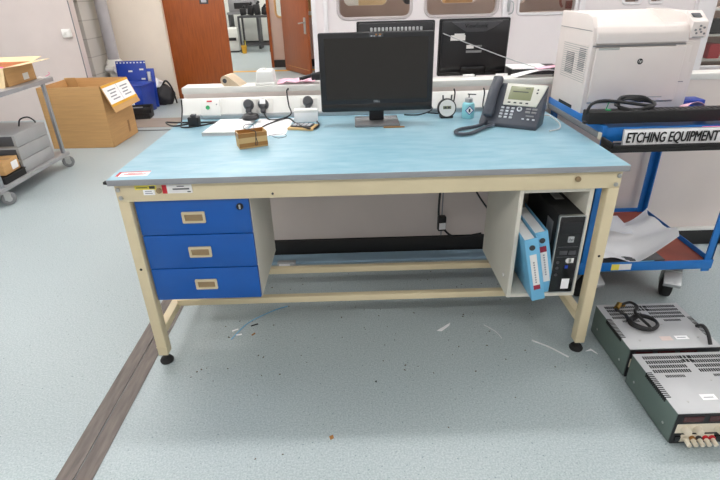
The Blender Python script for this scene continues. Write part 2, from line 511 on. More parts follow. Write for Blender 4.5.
# ------------------------------------------------------------------ doors and lobby beyond
dl = thing('door_1', 'closed brown wooden door leaf standing left of the corridor opening', 'door', (-1.68, 5.8, 0))
dl['kind'] = 'structure'
del dl['category']
B(0, .82, 0, .045, .01, 2.1, .003).obj('door_leaf', M['wood'], dl)
B(.50, .62, -.006, 0, 1.245, 1.62, .003).obj('vision_frame', M['dark_grey'], dl)
B(.525, .595, -.009, -.005, 1.265, 1.6).obj('glass_pane', M['silver'], dl)
ang = math.atan2(7.53 - 8.48, .107 + .446)
d2 = thing('door_2', 'open brown wooden door leaf at an angle with silver lever handle', 'door', (-.446, 8.48, 0), ang)
d2['kind'] = 'structure'
del d2['category']
B(0, 1.08, 0, .045, .01, 2.1, .003).obj('door_leaf', M['wood'], d2)
B(.03, 1.05, -.002, 0, .10, .108).obj('kick_plate_edge', M['card'], d2)
hp = B(.96, 1.03, -.012, 0, .70, .96, .003).obj('handle_plate', M['zinc'], d2)
MB().tube([(.995, -.012, .88), (.995, -.06, .88), (.96, -.065, .875), (.87, -.065, .865)], .011).obj('lever', M['zinc'], hp)
B(.55, .70, -.006, 0, 1.30, 1.75, .003).obj('vision_frame', M['zinc'], d2)
fh = [rrect(-.60, .3, .92, 2.0, .08)]
fw = plate('wall_lobby_end', [(-.72, 0), (.49, 0), (.49, 3), (-.72, 3)], fh, 8.9, .1, M['pink_wall'])
fw['kind'] = 'structure'
w7 = frame(fh[0], 8.895, .02, .05, M['card'], 'window_7', None); w7['kind'] = 'structure'
MB().prism(fh[0], 'y', 8.94, 8.944).obj('glass_pane', M['glass'], w7, smooth=False)
struct('baseboard_lobby', B(-.72, .49, 8.87, 8.9, 0, .14), M['black_wood'])
struct('trim_14', B(-.77, -.72, 8.86, 9.02, 0, 3), M['wood'])
struct('wall_corridor', B(-6, 1, 13.5, 13.6, 0, 3), M['far_white'])
struct('baseboard_corridor', B(-6, 1, 13.46, 13.5, 0, .12), M['black_wood'])
struct('trim_15', B(-6, .49, 8.35, 8.5, 0, .002), M['yellow_tape'])
tag(B(-.2, .2, -.1, .1, 0, .4, .01).obj('wall_picture_stack', M['card'], loc=(-.1, 9.25, 1.0)), 'pale brown board behind the small lobby window', 'board')
tag(B(-.2, .4, -.1, .1, 0, 1.0, .01).obj('lobby_cupboard', M['far_white'], loc=(-.1, 9.25, 0)), 'white low cupboard behind the lobby end wall', 'cupboard')

ct = thing('corridor_trolley', 'dark metal frame trolley seen through the corridor opening', 'trolley', (-1.55, 11.9, 0))
B(-.38, .38, -.25, .25, .80, .84).obj('top_frame', M['dark_grey'], ct)
for x in (-.36, .36):
    for y in (-.23, .23):
        B(x - .022, x + .022, y - .022, y + .022, .12, .8).obj('leg', M['dark_grey'], ct)
        MB().cyl((x - .02, y, .06), (x + .02, y, .06), .06).obj('caster', M['black'], ct)
for y in (-.245, .2): B(-.36, .36, y, y + .045, .16, .2).obj('lower_rail', M['dark_grey'], ct)
for k, (x, h) in enumerate(((-.25, .16), (-.08, .22), (.1, .24), (.26, .17))):
    tag(B(-.07, .07, -.08, .08, 0, h, .02, M=RY(.15 if k % 2 else -.1)).cyl((0, 0, h), (.05, -.05, h + .05), .03).obj('equipment_case', M['black'], loc=(-1.55 + x, 11.85, .855)),
        ['black case at the left end of the corridor trolley top', 'black case second from left on the corridor trolley top', 'black case third from left on the corridor trolley top', 'black case at the right end of the corridor trolley top'][k], 'case', 'cases on the corridor trolley')
mc = thing('machine_cabinet', 'pale grey machine cabinet left of the corridor trolley', 'cabinet', (-2.25, 12.1, 0))
B(-.35, .25, -.3, .3, .04, .56, .01).obj('body', M['far_white'], mc)
B(-.3, .2, -.31, -.3, .28, .35).obj('slot', M['black'], mc)
B(-.33, .23, -.28, .28, 0, .04).obj('plinth', M['dark_grey'], mc)
ms = thing('bench_machine', 'grey machine on a stand behind the corridor trolley', 'machine', (-1.95, 12.7, 0))
B(-.4, .4, -.25, .25, .85, .9).obj('stand_top', M['mid_grey'], ms)
for x in (-.36, .36): B(x - .03, x + .03, -.2, .2, 0, .85).obj('stand_leg', M['dark_grey'], ms)
B(-.35, .35, -.2, .2, .9, 1.2, .02).box(-.25, .2, -.15, .15, 1.2, 1.38, .03).obj('body', M['mid_grey'], ms)
B(-.2, .2, -.21, -.2, .98, 1.12).obj('panel', M['black'], ms)
bk = thing('mop_bucket', 'small yellow bucket on the floor under the corridor trolley', 'bucket', (-1.83, 11.55, 0))
MB().lathe([(.05, 0), (.07, .17), (.075, .18), (.065, .18), (.04, .02)], n=20).obj('pail', M['yellow_tape'], bk)
MB().cyl((.02, .0, .03), (.04, .03, .3), .008).obj('stick', M['yellow'], bk)

# ------------------------------------------------------------------ the workbench
H = .825
wb = thing('workbench', 'large cream steel workbench with pale blue worktop in the foreground', 'workbench', (0, 0, 0))
wt = B(0, 1.8, 0, .93, H - .022, H, .002).obj('worktop', [M['edge_grey'], M['bench_blue']], wb)
for p in wt.data.polygons:
    if p.normal.z > .9: p.material_index = 1
MB().prism([(0, -.018), (-.013, -.016), (-.013, -.008), (0, -.006)], 'y', .003, .02).obj('edge_corner_cap', M['rubber'], wb, loc=(0, 0, H))
ap = B(.012, 1.788, .02, .06, .735, H - .022, .003).obj('apron', M['cream'], wb)
B(.02, 1.78, .86, .9, .735, H - .022, .003).obj('apron', M['cream'], wb)
B(.012, .052, .06, .86, .745, H - .022).box(1.748, 1.788, .06, .86, .745, H - .022).obj('side_rail', M['cream'], wb)
for x in (.012, 1.748):
    for y in (.02, .84):
        lg = B(x, x + .04, y, y + .045, .045, .735, .003).box(x - .001, x + .041, y - .001, y + .046, .085, .088).obj('leg', M['cream'], wb)
        ft = MB().lathe([(.0, 0), (.026, 0), (.028, .008), (.022, .018), (.01, .022), (.008, .05), (0, .05)], n=20).obj('foot', M['rubber'], lg, loc=(x + .02, y + .022, 0))
        if y < .1:
            MB().cyl((x + .02, y + .001, .46), (x + .02, y - .0015, .46), .005, n=12).obj('hole_plug', M['slot'], lg)
        # bolts
for x, z in ((.024, .782), (.028, .752), (1.776, .782), (1.770, .75)):
    MB().cyl((x, .0205, z), (x, .014, z), .008, n=14, bev=.002).obj('bolt', M['zinc'], ap)
for x, z in ((.167, .776), (1.632, .774)):
    MB().cyl((x, .0205, z), (x, .010, z), .010, n=16, bev=.003).cyl((x, .012, z), (x, .007, z), .005, n=10).obj('brass_stud', M['handle_in'], ap)
MB().cyl((.56, .0205, .752), (.56, .017, .752), .004, n=10).obj('rivet', M['dark_grey'], ap)
for x in (.015, 1.751):
    B(x, x + .034, .064, .84, .130, .165, .002).obj('side_stretcher', M['cream'], wb)
for y in (.225, .475):
    B(.049, 1.751, y, y + .03, .152, .181, .002).obj('stretcher', M['cream'], wb)
# stickers
s1 = B(-.055, .055, -.024, .024, 0, .0008, M=RZ(.06)).obj('sticker', M['paper'], wb, loc=(.072, .060, H))
B(-.055, .055, .017, .024, .0008, .0012, M=RZ(.06)).box(-.055, -.045, -.024, .024, .0008, .0012, M=RZ(.06)).box(-.03, .045, -.012, -.004, .0008, .0012, M=RZ(.06)).box(-.02, .03, .002, .008, .0008, .0012, M=RZ(.06)).obj('red_print', M['red'], s1)
y_ = .0195
s2 = B(.083, .158, y_ - .0008, y_, .780, .796).obj('yellow_label', M['yellow'], ap)
B(.088, .128, y_ - .0012, y_ - .0008, .786, .789).box(.134, .154, y_ - .0012, y_ - .0008, .783, .793).obj('printed_line', M['ink'], s2)
s3 = B(.110, .150, y_ - .001, y_, .760, .780).obj('white_label', M['paper'], ap)
B(.116, .142, y_ - .0014, y_ - .001, .765, .768).box(.116, .14, y_ - .0014, y_ - .001, .772, .775).obj('printed_line', M['ink_light'], s3)
s4 = B(.178, .282, y_ - .001, y_, .764, .796).obj('asset_label', M['binder_label'], ap)
B(.178, .194, y_ - .0014, y_ - .001, .764, .796).obj('red_band', M['red'], s4)
B(.214, .272, y_ - .0014, y_ - .001, .777, .782).box(.23, .255, y_ - .0014, y_ - .001, .788, .791).box(.264, .276, y_ - .0014, y_ - .001, .767, .771).obj('printed_line', M['ink'], s4)

# drawer unit hung under the left end
du = thing('drawer_unit', 'blue fronted three drawer unit hung under the left of workbench', 'drawer unit', (.058, .035, .305))
W_ = .412
B(0, W_, .018, .40, 0, .428, .002).obj('body', M['cabinet'], du)
hs = .139
for k in range(3):
    z = .005 + k * (hs + .003)
    d = B(0.002, W_ - .002, 0, .018, z, z + hs, .003).obj('drawer', M['blue_drawer'], du)
    hx, hz = .205, z + hs * .5
    hf = plate('handle', rrect(hx - .042, hx + .042, hz - .022, hz + .022, .004, 3), [rrect(hx - .033, hx + .033, hz - .014, hz + .012, .002, 2)], -.005, .006, M['handle'], d)
    B(hx - .034, hx + .034, -.0008, 0.0005, hz - .016, hz + .014).prism([(-.004, hz + .012), (-.001, hz - .002), (-.001, hz + .012)], 'x', hx - .033, hx + .033).obj('handle_recess', M['handle_in'], d)
    if k == 2:
        MB().cyl((W_ - .035, .0, z + hs - .032), (W_ - .035, -.006, z + hs - .032), .013, n=18, bev=.002).obj('lock', M['black'], d)
        B(W_ - .038, W_ - .032, -.0075, -.005, z + hs - .04, z + hs - .024).obj('key_slot', M['zinc'], d)

# open cabinet under the right end
oc = thing('open_cabinet', 'grey white open fronted cabinet hung under the right of workbench', 'cabinet', (1.44, .035, .275))
cw, cd, ch, t_ = .268, .40, .46, .016
B(0, t_, 0, cd, 0, ch, .001).obj('side_panel', M['cabinet'], oc)
B(cw - t_, cw, 0, cd, 0, ch, .001).obj('side_panel', M['cabinet'], oc)
B(t_, cw - t_, 0, cd, 0, t_, .001).obj('bottom_panel', M['cabinet'], oc)
B(t_, cw - t_, 0, cd, ch - t_, ch, .001).obj('top_panel', M['cabinet'], oc)
B(t_, cw - t_, cd - .01, cd, t_, ch - t_, .001).obj('back_panel', M['cabinet'], oc)
MB().cyl((-.001, .06, .07), (-.005, .06, .07), .008, n=12).obj('screw_cap', M['white'], oc)

# computer in the cabinet
pc = thing('computer', 'black upright computer tower standing in the open cabinet', 'computer', (1.600, .032, .2912))
B(0, .098, .012, .345, 0, .335, .003).obj('case', M['black_matte'], pc)
pf = B(.002, .096, 0, .012, .003, .332, .004).obj('front_panel', M['black_gloss'], pc)
plate('front_trim', rrect(-.001, .099, 0, .335, .006, 3), [rrect(.004, .094, .005, .33, .004, 3)], .001, .012, M['zinc'], pc)
B(.012, .086, -.0015, 0, .262, .31, .001).obj('drive_bay', M['black'], pc)
B(.012, .086, -.0015, 0, .205, .207).box(.012, .086, -.0015, 0, .162, .164).obj('seam', M['dark_grey'], pc)
B(.02, .05, -.002, 0, .172, .19, .001).box(.055, .082, -.002, 0, .172, .19, .001).obj('port_cover', M['dark_grey'], pc)
for z in (.14, .115, .085): MB().cyl((.02, 0, z), (.02, -.003, z), .006, n=14).obj('button', M['dark_grey'], pc)
lp = B(.043, .066, -.002, 0, .225, .25, .002).obj('badge', M['silver'], pc)
text('badge_lettering', 'hp', .016, M['ink'], lp, (.0545, -.0022, .238), ext=.0004, shear=.2)
MB().cyl((.06, .0, .146), (.06, -.0012, .146), .011, n=16).box(.062, .08, -.0012, 0, .136, .156).obj('sticker', M['binder_label'], pc)
B(.05, .062, -.0016, -.001, .112, .126).obj('sticker', M['tote'], pc)
MB().box(.048, .078, -.0012, 0, .020, .065).obj('licence_label', M['paper'], pc)
B(.04, .075, .16, .22, .335, .3365).obj('top_label', M['silver'], pc)
B(-.001, 0, .05, .11, .2, .29).obj('side_label', M['mid_grey'], pc)

# binders
def binder(x, y, lean, rz, label, ylab):
    b = thing('ring_binder', label, 'binder', (x, y, .2912), rz, 'pale blue binders in the cabinet')
    L = T(0, 0, .001) @ RY(lean)
    sp = MB().box(0, .05, 0, .004, 0, .272, .0015, M=L).obj('spine', M['binder'], b)
    MB().box(0, .003, .004, .27, 0, .272, .001, M=L).obj('cover', M['binder'], b)
    MB().box(.047, .05, .004, .27, 0, .272, .001, M=L).obj('cover', M['binder'], b)
    MB().box(.007, .043, .02, .25, .006, .262, M=L).obj('pages', M['paper'], b)
    lb = MB().box(.012, .037, -.001, 0, .05, .205, M=L).obj('label', M['binder_label'], sp)
    if ylab:
        MB().box(.012, .037, -.0015, -.0008, .185, .21, M=L).obj('label_band', M['maroon'], lb)
    else:
        MB().box(.012, .037, -.0015, -.0008, .05, .07, M=L).obj('label_band', M['maroon'], lb)
    ln = MB()
    for k in range(9): ln.box(.021, .027, -.0016, -.0009, .08 + k * .011, .086 + k * .011, M=L)
    ln.obj('printed_line', M['ink_light'], lb)
    MB().cyl((.025, 0, .235), (.025, -.0015, .235), .011, n=16, M=L).obj('finger_hole', M['ink'], sp)
    return b
binder(1.522, -.022, -.235, .0, 'pale blue ring binder leaning at the cabinet left side, maroon band low on its label', False)
binder(1.578, .033, -.235, 0, 'pale blue ring binder beside the computer, maroon band high on its label', True)

# ------------------------------------------------------------------ service trunking and what is plugged in
tk = thing('socket_trunking', 'white dado trunking with power sockets along the workbench back', 'trunking', (0, 0, H))
MB().prism([(.872, .010), (.915, .092), (.93, .092), (.93, 0.0), (.872, 0)], 'x', .0, 1.82, bev=.002).obj('body', M['white'], tk)
MB().box(0, 1.815, .868, .9, 0, .022, .002).obj('skirt', M['silver'], tk)
SL = T(0, .872, .010) @ RX(-math.atan2(.043, .082))   # local frame of the sloping face
def on_face(mb_args, **k):
    return MB().box(*mb_args, M=SL, **k)
for x in (.34, .41, .63, 1.10, 1.38, 1.66):
    on_face((x - .043, x + .043, -.006, 0, .006, .082), bev=.003).obj('socket_plate', M['white_dull'], tk)
rcd = on_face((.10, .195, -.022, 0, .0, .088), bev=.006).obj('breaker_module', M['white'], tk)
MB().cyl((.135, -.021, .040), (.135, -.027, .040), .010, n=16, M=SL).obj('test_button', M['green'], rcd)
on_face((.13, .155, -.024, -.021, .068, .075)).obj('print_mark', M['red'], rcd)
on_face((.175, .181, -.024, -.021, .052, .058)).obj('print_mark', M['ink_light'], rcd)

def plug(x, zc, label, m='phone', patch=False):
    p = thing('mains_plug', label, 'plug', (0, 0, H), 0, 'mains plugs along the trunking')
    P = SL
    MB().lathe([(0, 0), (.024, 0), (.026, .01), (.024, .028), (.018, .036), (0, .037)], n=24, M=P @ T(x, -.006, zc) @ RX(PI / 2) @ Matrix.Diagonal((1, 1.0, 1, 1))).obj('plug_body', M[m], p)
    MB().box(x - .012, x + .012, -.038, -.010, zc - .042, zc - .014, .004, M=P).obj('cord_grip', M[m], p)
    if patch: MB().box(x - .014, x + .014, -.0455, -.042, zc - .005, zc + .019, .001, M=P).obj('fuse_label', M['paper'], p)
    return p
plug(.335, .05, 'dark grey mains plug beside the white breaker module, left of three', 'dark_grey')
plug(.408, .05, 'dark grey mains plug with a white square label, middle of three', 'dark_grey', True)
plug(.628, .058, 'dark grey mains plug nearest the monitor, right of three', 'dark_grey')

def cable(pts, r, label, m='cable', cat='cable', name='power_cable', **k):
    return tag(MB().tube(pts, r, **k).obj(name, M[m]), label, cat)
zt = H + .004
cable([(.335, .85, H + .03), (.31, .82, H + .012), (.25, .80, zt), (.12, .79, zt), (-.01, .80, zt), (-.05, .78, .835), (.0, .73, zt), (.085, .74, zt + .008)], .004, 'black lead running along the trunking to the black adaptor')
cable([(.015, .862, H + .1), (.012, .855, H + .05), (.02, .79, zt), (.05, .70, zt), (.12, .72, zt), (.2, .79, zt)], .0035, 'black lead hanging down at the left end of trunking')
cable([(.41, .85, H + .03), (.44, .81, zt), (.5, .80, zt + .004), (.55, .80, H + .03), (.535, .86, H + .06), (.53, .868, H + .12), (.53, .90, H + .128), (.53, .925, H + .122), (.53, .928, H + .13)], .0035, 'black lead looping from middle plug up over the trunking')
cable([(.63, .85, H + .035), (.665, .79, zt), (.69, .68, zt), (.67, .60, zt), (.63, .59, zt + .012), (.58, .68, zt + .012), (.53, .8, zt + .006), (.45, .72, zt), (.42, .62, zt)], .0035, 'black lead from right plug looping over the calculator')
ad = thing('power_adaptor', 'small black cube power adaptor at the left of blue worktop', 'adaptor', (.1, .735, H))
B(-.025, .025, -.022, .022, 0, .045, .005).obj('case', M['black'], ad)
B(-.012, .012, -.012, .012, .045, .055, .002).obj('pin_block', M['dark_grey'], ad)
wbx = thing('white_box', 'small white box standing below the right hand plug', 'box', (.625, .775, H))
B(-.055, .055, -.025, .025, 0, .055, .003).obj('carton', M['paper'], wbx)
B(-.056, .056, -.026, .026, .044, .057, .003).obj('lid', M['white'], wbx)
cl = thing('calculator', 'small dark calculator on a brown pad before the white box', 'calculator', (.62, .64, H), -.25)
B(-.06, .06, -.045, .045, 0, .010, .002).obj('base', M['card_in'], cl)
B(-.05, .045, -.03, .035, .010, .016, .002).obj('body', M['dark_grey'], cl)
ky = MB()
for i in range(4):
    for j in range(2): ky.box(-.042 + i * .022, -.026 + i * .022, -.022 + j * .025, -.004 + j * .025, .016, .019, .001)
ky.obj('keys', M['key'], cl)

pad = thing('paper_pad', 'thick white paper pad at the left of the blue worktop', 'paper pad', (.27, .66, H), -.03)
MB().prism([(-.082, -.12), (.085, -.12), (.10, .13), (-.065, .13)], 'z', 0, .016, bev=.001).obj('sheets', M['paper'], pad)
MB().prism([(-.082, -.12), (.085, -.12), (.085, -.115), (-.082, -.115)], 'z', .004, .0165).obj('bound_edge', M['far_white'], pad)
tag(MB().prism([(.36, .52), (.55, .52), (.56, .84), (.39, .84)], 'z', H, H + .001).obj('paper_sheet', M['paper']), 'loose white paper sheet behind the small brown box', 'paper')
pk_ = thing('mouse', 'small black puck on the white sheet behind brown box', 'mouse', (.36, .775, H + .018))
MB().lathe([(0, 0), (.04, 0), (.042, .012), (.032, .022), (0, .026)], n=24).obj('body', M['black'], pk_)
MB().cyl((0, 0, .022), (0, 0, .029), .012, n=14).obj('cap', M['dark_grey'], pk_)

# small taped brown box with string
tb = thing('taped_box', 'little brown open box wrapped in tape on blue worktop', 'box', (.435, .375, H), .40)
w, d, h = .114, .066, .062
MB().box(-w/2, w/2, -d/2, -d/2 + .003, 0, h).box(-w/2, w/2, d/2 - .003, d/2, 0, h).box(-w/2, -w/2 + .003, -d/2, d/2, 0, h).box(w/2 - .003, w/2, -d/2, d/2, 0, h).box(-w/2, w/2, -d/2, d/2, 0, .003).obj('carton', M['kraft'], tb)
MB().box(-w/2 - .0006, w/2 + .0006, -d/2 - .0008, -d/2, .044, h).box(-w/2 - .0006, w/2 + .0006, -d/2 - .0008, -d/2, .006, .022).box(-w/2 - .0008, -w/2, -d/2, d/2, .044, h).box(-w/2 - .0006, w/2 + .0006, d/2 - .004, d/2 + .0008, .044, h + .0006).obj('brown_tape', M['tape'], tb)
MB().tube([(.01, -d/2 - .002, .03), (.012, -d/2 - .003, h + .002), (.0, -.01, h + .004), (-.02, d/2, h + .004), (-.01, d/2 + .015, h + .014), (.02, d/2 + .012, h + .012), (.015, 0, h + .004)], .0015).tube([(.012, -d/2 - .002, .04), (.016, -d/2 - .003, .015), (.006, -d/2 - .003, .012), (.01, -d/2 - .002, .03)], .0012).obj('string', M['ink'], tb)
tag(MB().tube([(.50, .50, H + .002), (.53, .47, H + .003), (.56, .48, H + .006), (.55, .52, H + .006), (.51, .53, H + .003), (.48, .52, H + .002)], .0012, n=6).obj('string_loop', M['ink']), 'thin dark wire loop beside the little brown box', 'wire')

# ------------------------------------------------------------------ monitor
mo = thing('monitor', 'large black flat screen monitor standing centre of the workbench', 'monitor', (.959, .672, H))
tilt = T(0, 0, .061) @ RX(-.03)
MB().box(-.252, .252, 0, .032, 0, .334, .007, 3, M=tilt).box(-.20, .20, .03, .055, .03, .30, .012, M=tilt).obj('housing', M['black'], mo)
MB().box(-.226, .226, -.0012, .002, .052, .311, M=tilt).obj('screen', M['screen'], mo)
MB().box(-.247, .247, -.001, .002, .0, .034, .002, M=tilt).obj('chin', M['black_gloss'], mo)
text('lettering', 'DELL', .013, M['silver'], mo, (0, -.0035, .105), rot=(PI / 2 - .03, 0, 0), bold=.0003)
wcm = MB().box(-.03, .03, -.002, .002, .315, .329, .001, M=tilt).obj('camera_module', M['dark_grey'], mo)
MB().cyl((0, -.001, .323), (0, -.004, .323), .004, n=12, M=tilt).box(.012, .022, -.0035, -.001, .320, .326, M=tilt).obj('lens', M['tape'], wcm)
MB().box(-.024, -.016, -.003, -.001, .316, .320, M=tilt).box(-.012, -.004, -.003, -.001, .316, .319, M=tilt).box(.010, .02, -.003, -.001, .316, .319, M=tilt).obj('indicator', M['key'], wcm)
MB().box(-.034, .034, .03, .06, .012, .17, .004).obj('stand_post', M['black'], mo)
MB().box(-.102, .102, -.055, .12, 0, .012, .004).obj('stand_base', M['stand_grey'], mo)
MB().box(.03, .125, -.075, -.068, 0, .006, .001).obj('pen', M['tape'], None, loc=(.955, .672, H))
pn = bpy.data.objects['pen']; tag(pn, 'thin brown pencil lying before the monitor stand', 'pencil')

# clock / thermometer
ck = thing('desk_clock', 'round white desk clock with black rim beside the monitor', 'clock', (1.295, .765, H), .05)
cm = T(0, 0, .045) @ RX(PI / 2 - .15)
MB().lathe([(0, -.02), (.04, -.018), (.045, -.006), (.045, .008), (.040, .013), (.036, .013)], n=32, M=cm).box(-.03, .03, -.02, .022, 0, .012, .003).obj('case', M['black'], ck)
MB().lathe([(0, .0), (.0385, .0), (.0385, .0145), (0, .0165)], n=32, M=cm).obj('face', M['white'], ck)
MB().box(-.02, .018, .002, .016, .0155, .0175, M=cm @ T(0, -.006, 0)).obj('display', M['lcd'], ck)
MB().box(-.014, -.004, .004, .013, .017, .0182, M=cm @ T(0, -.006, 0)).box(.002, .012, .004, .013, .017, .0182, M=cm @ T(0, -.006, 0)).obj('digits', M['ink'], ck)
MB().cyl((-.018, 0, .08), (-.02, 0, .105), .004, n=10).cyl((.02, 0, .08), (.022, 0, .105), .004, n=10).obj('bell_post', M['dark_grey'], ck)
# aqua bottle
bo = thing('dispenser_bottle', 'small aqua bottle with blue diamond label between clock and phone', 'bottle', (1.395, .75, H))
MB().lathe([(0, 0), (.027, 0), (.029, .004), (.029, .06), (.025, .07), (.014, .075), (.0, .075)], n=28).obj('body', M['bottle'], bo)
MB().lathe([(.014, .072), (.018, .074), (.018, .09), (.012, .093), (0, .094)], n=20).obj('cap', M['silver'], bo)
MB().tube([(0, 0, .09), (0, 0, .108), (-.005, -.004, .110), (.03, -.012, .109)], .0025, n=8).obj('nozzle', M['ink'], bo)
lb = MB().box(-.013, .013, -.0302, -.027, -.013, .013, M=T(0, 0, .04) @ RY(PI / 4)).obj('hazard_label', M['paper'], bo)
plate('label_border', [(-.021, .04), (0, .061), (.021, .04), (0, .019)], [[(-.017, .04), (0, .057), (.017, .04), (0, .023)]], -.0306, .001, M['tote'], lb)
B(-.004, .004, -.0312, -.030, .032, .048).obj('mark', M['ink'], lb)

# ------------------------------------------------------------------ desk phone
ph = thing('desk_telephone', 'charcoal desk telephone with silver framed display on the worktop', 'telephone', (1.415, .608, H), -.56)
ph.scale = (1.03, 1.0, 1.0)
prof = [(0, 0), (0, .016), (.012, .028), (.128, .162), (.142, .166), (.152, .158), (.13, 0)]
MB().prism(prof, 'x', .0, .245, bev=.004).obj('body', M['phone'], ph)
sl = math.atan2(.134, .116)
FM = T(0, .012, .028) @ RX(sl)     # face frame: x right, y up the face, z out of the face
pan = MB().prism([(.082, .074), (.222, .074), (.247, .180), (.076, .180)], 'z', 0, .008, bev=.002, M=FM).obj('display_bezel', M['phone_silver'], ph)
MB().box(.096, .192, .100, .166, .007, .0095, .001, M=FM).obj('display', M['lcd'], pan)
MB().box(.11, .175, .137, .141, .0093, .0102, M=FM).box(.16, .18, .155, .158, .0093, .0102, M=FM).obj('display_text', M['ink'], pan)
for i in range(4): MB().box(.1 + i * .025, .112 + i * .025, .083, .089, .007, .010, .001, M=FM).obj('soft_key', M['ink'], pan)
for i in range(2): MB().box(.208, .215, .135 + i * .016, .142 + i * .016, .007, .010, .001, M=FM).obj('line_key', M['ink'], pan)
for i in range(3):
    for j in range(4):
        MB().box(.078 + i * .022, .091 + i * .022, .012 + j * .0150, .021 + j * .0150, 0, .004, .0015, M=FM).obj('key', M['key'], ph)
MB().cyl((.156, .060, 0), (.156, .060, .005), .011, n=18, M=FM).obj('navigation_ring', M['key'], ph)
MB().cyl((.156, .060, .003), (.156, .060, .0065), .006, n=14, M=FM).obj('navigation_button', M['phone'], ph)
for i in range(2):
    for j in range(2): MB().box(.183 + i * .026, .203 + i * .026, .044 + j * .015, .053 + j * .015, 0, .004, .001, M=FM).obj('key', M['mid_grey'], ph)
MB().box(.19, .222, .027, .033, 0, .004, .001, M=FM).obj('volume_key', M['mid_grey'], ph)
for i in range(3): MB().box(.176 + i * .022, .186 + i * .022, .012, .018, 0, .004, .001, M=FM).obj('key', M['key'], ph)
# handset lying in its cradle on the left
hs_ = MB()
hs_.tube([(.034, .025, .012), (.034, .07, .028), (.034, .115, .032), (.034, .16, .026), (.034, .185, .016)], .022, n=14, M=FM @ Matrix.Diagonal((1, 1, 1, 1)))
hs_.box(.012, .056, .005, .055, .002, .032, .010, 3, M=FM).box(.012, .056, .155, .20, .004, .034, .010, 3, M=FM)
hs_.obj('handset', M['phone'], ph)
co = MB()
pts = []
path = [(.03, .004, .022), (.024, -.03, .012), (.005, -.08, .010), (-.03, -.14, .010), (-.035, -.19, .010), (-.008, -.222, .010), (.028, -.19, .010), (.045, -.11, .010), (.055, -.05, .010), (.07, -.008, .010)]
co.tube(path, .0075, n=10)
pv = [Vector(p) for p in path]
co.obj('coiled_cord', M['phone'], ph)
cable([(1.70, .66, H + .02), (1.735, .62, H + .03), (1.76, .56, H + .01), (1.735, .49, zt), (1.68, .455, zt)], .003, 'thin white lead curving at the right of the telephone', 'white_cable')
tag(B(-.015, .015, -.012, .012, 0, .07, .004).obj('phone_jack', M['white'], loc=(1.73, .80, H)), 'small white upright connector behind the telephone', 'connector')
cable([(1.345, .868, H + .115), (1.35, .862, H + .09), (1.335, .84, H + .03), (1.30, .83, zt), (1.22, .86, zt)], .0035, 'dark lead hanging over the trunking left of aqua bottle', 'cable')
cable([(1.49, .868, H + .115), (1.495, .862, H + .09), (1.49, .85, H + .03), (1.51, .82, zt), (1.55, .80, zt)], .0035, 'dark lead hanging over the trunking behind the handset', 'cable')
cable([(1.21, .75, H + .07), (1.23, .80, H + .03), (1.17, .82, zt), (1.10, .83, zt)], .003, 'black lead drooping at the right of the monitor', 'cable')

# ------------------------------------------------------------------ cables and strip under the bench
cable([(1.325, .93, .74), (1.315, .90, .5), (1.30, .86, .30), (1.31, .84, .23), (1.36, .84, .16), (1.43, .86, .13), (1.55, .88, .14)], .006, 'black mains cable dropping behind the bench with inline block')
cable([(1.46, .93, .74), (1.45, .91, .55), (1.50, .90, .40), (1.58, .90, .28)], .005, 'black cable curving down behind the open cabinet')
cable([(1.55, .93, .72), (1.50, .91, .5), (1.56, .90, .44), (1.65, .90, .42)], .003, 'thin black wire sagging behind the open cabinet')
ib = thing('inline_plug', 'black inline plug with white tag hanging behind the bench', 'plug', (1.315, .835, .19), .1)
B(-.022, .022, -.018, .018, 0, .085, .006).obj('plug_body', M['black'], ib)
B(-.018, .018, -.020, -.018, .012, .05).obj('tag', M['paper'], ib)
ftk = thing('floor_strip', 'pale blue grey floor strip running along the black skirting', 'trunking', (0, 0, 0))  # raised pale blue grey band along the foot of the skirting
B(.03, 1.78, .83, .925, 0, .018, .006).obj('cover', mat('blue_grey_strip', (150, 178, 198), .35, var=.05), ftk)
B(.40, .50, .80, .835, .0, .03, .003).obj('outlet_box', M['silver'], ftk)
B(.41, .47, .798, .80, .006, .024).obj('outlet_label', M['paper'], ftk)

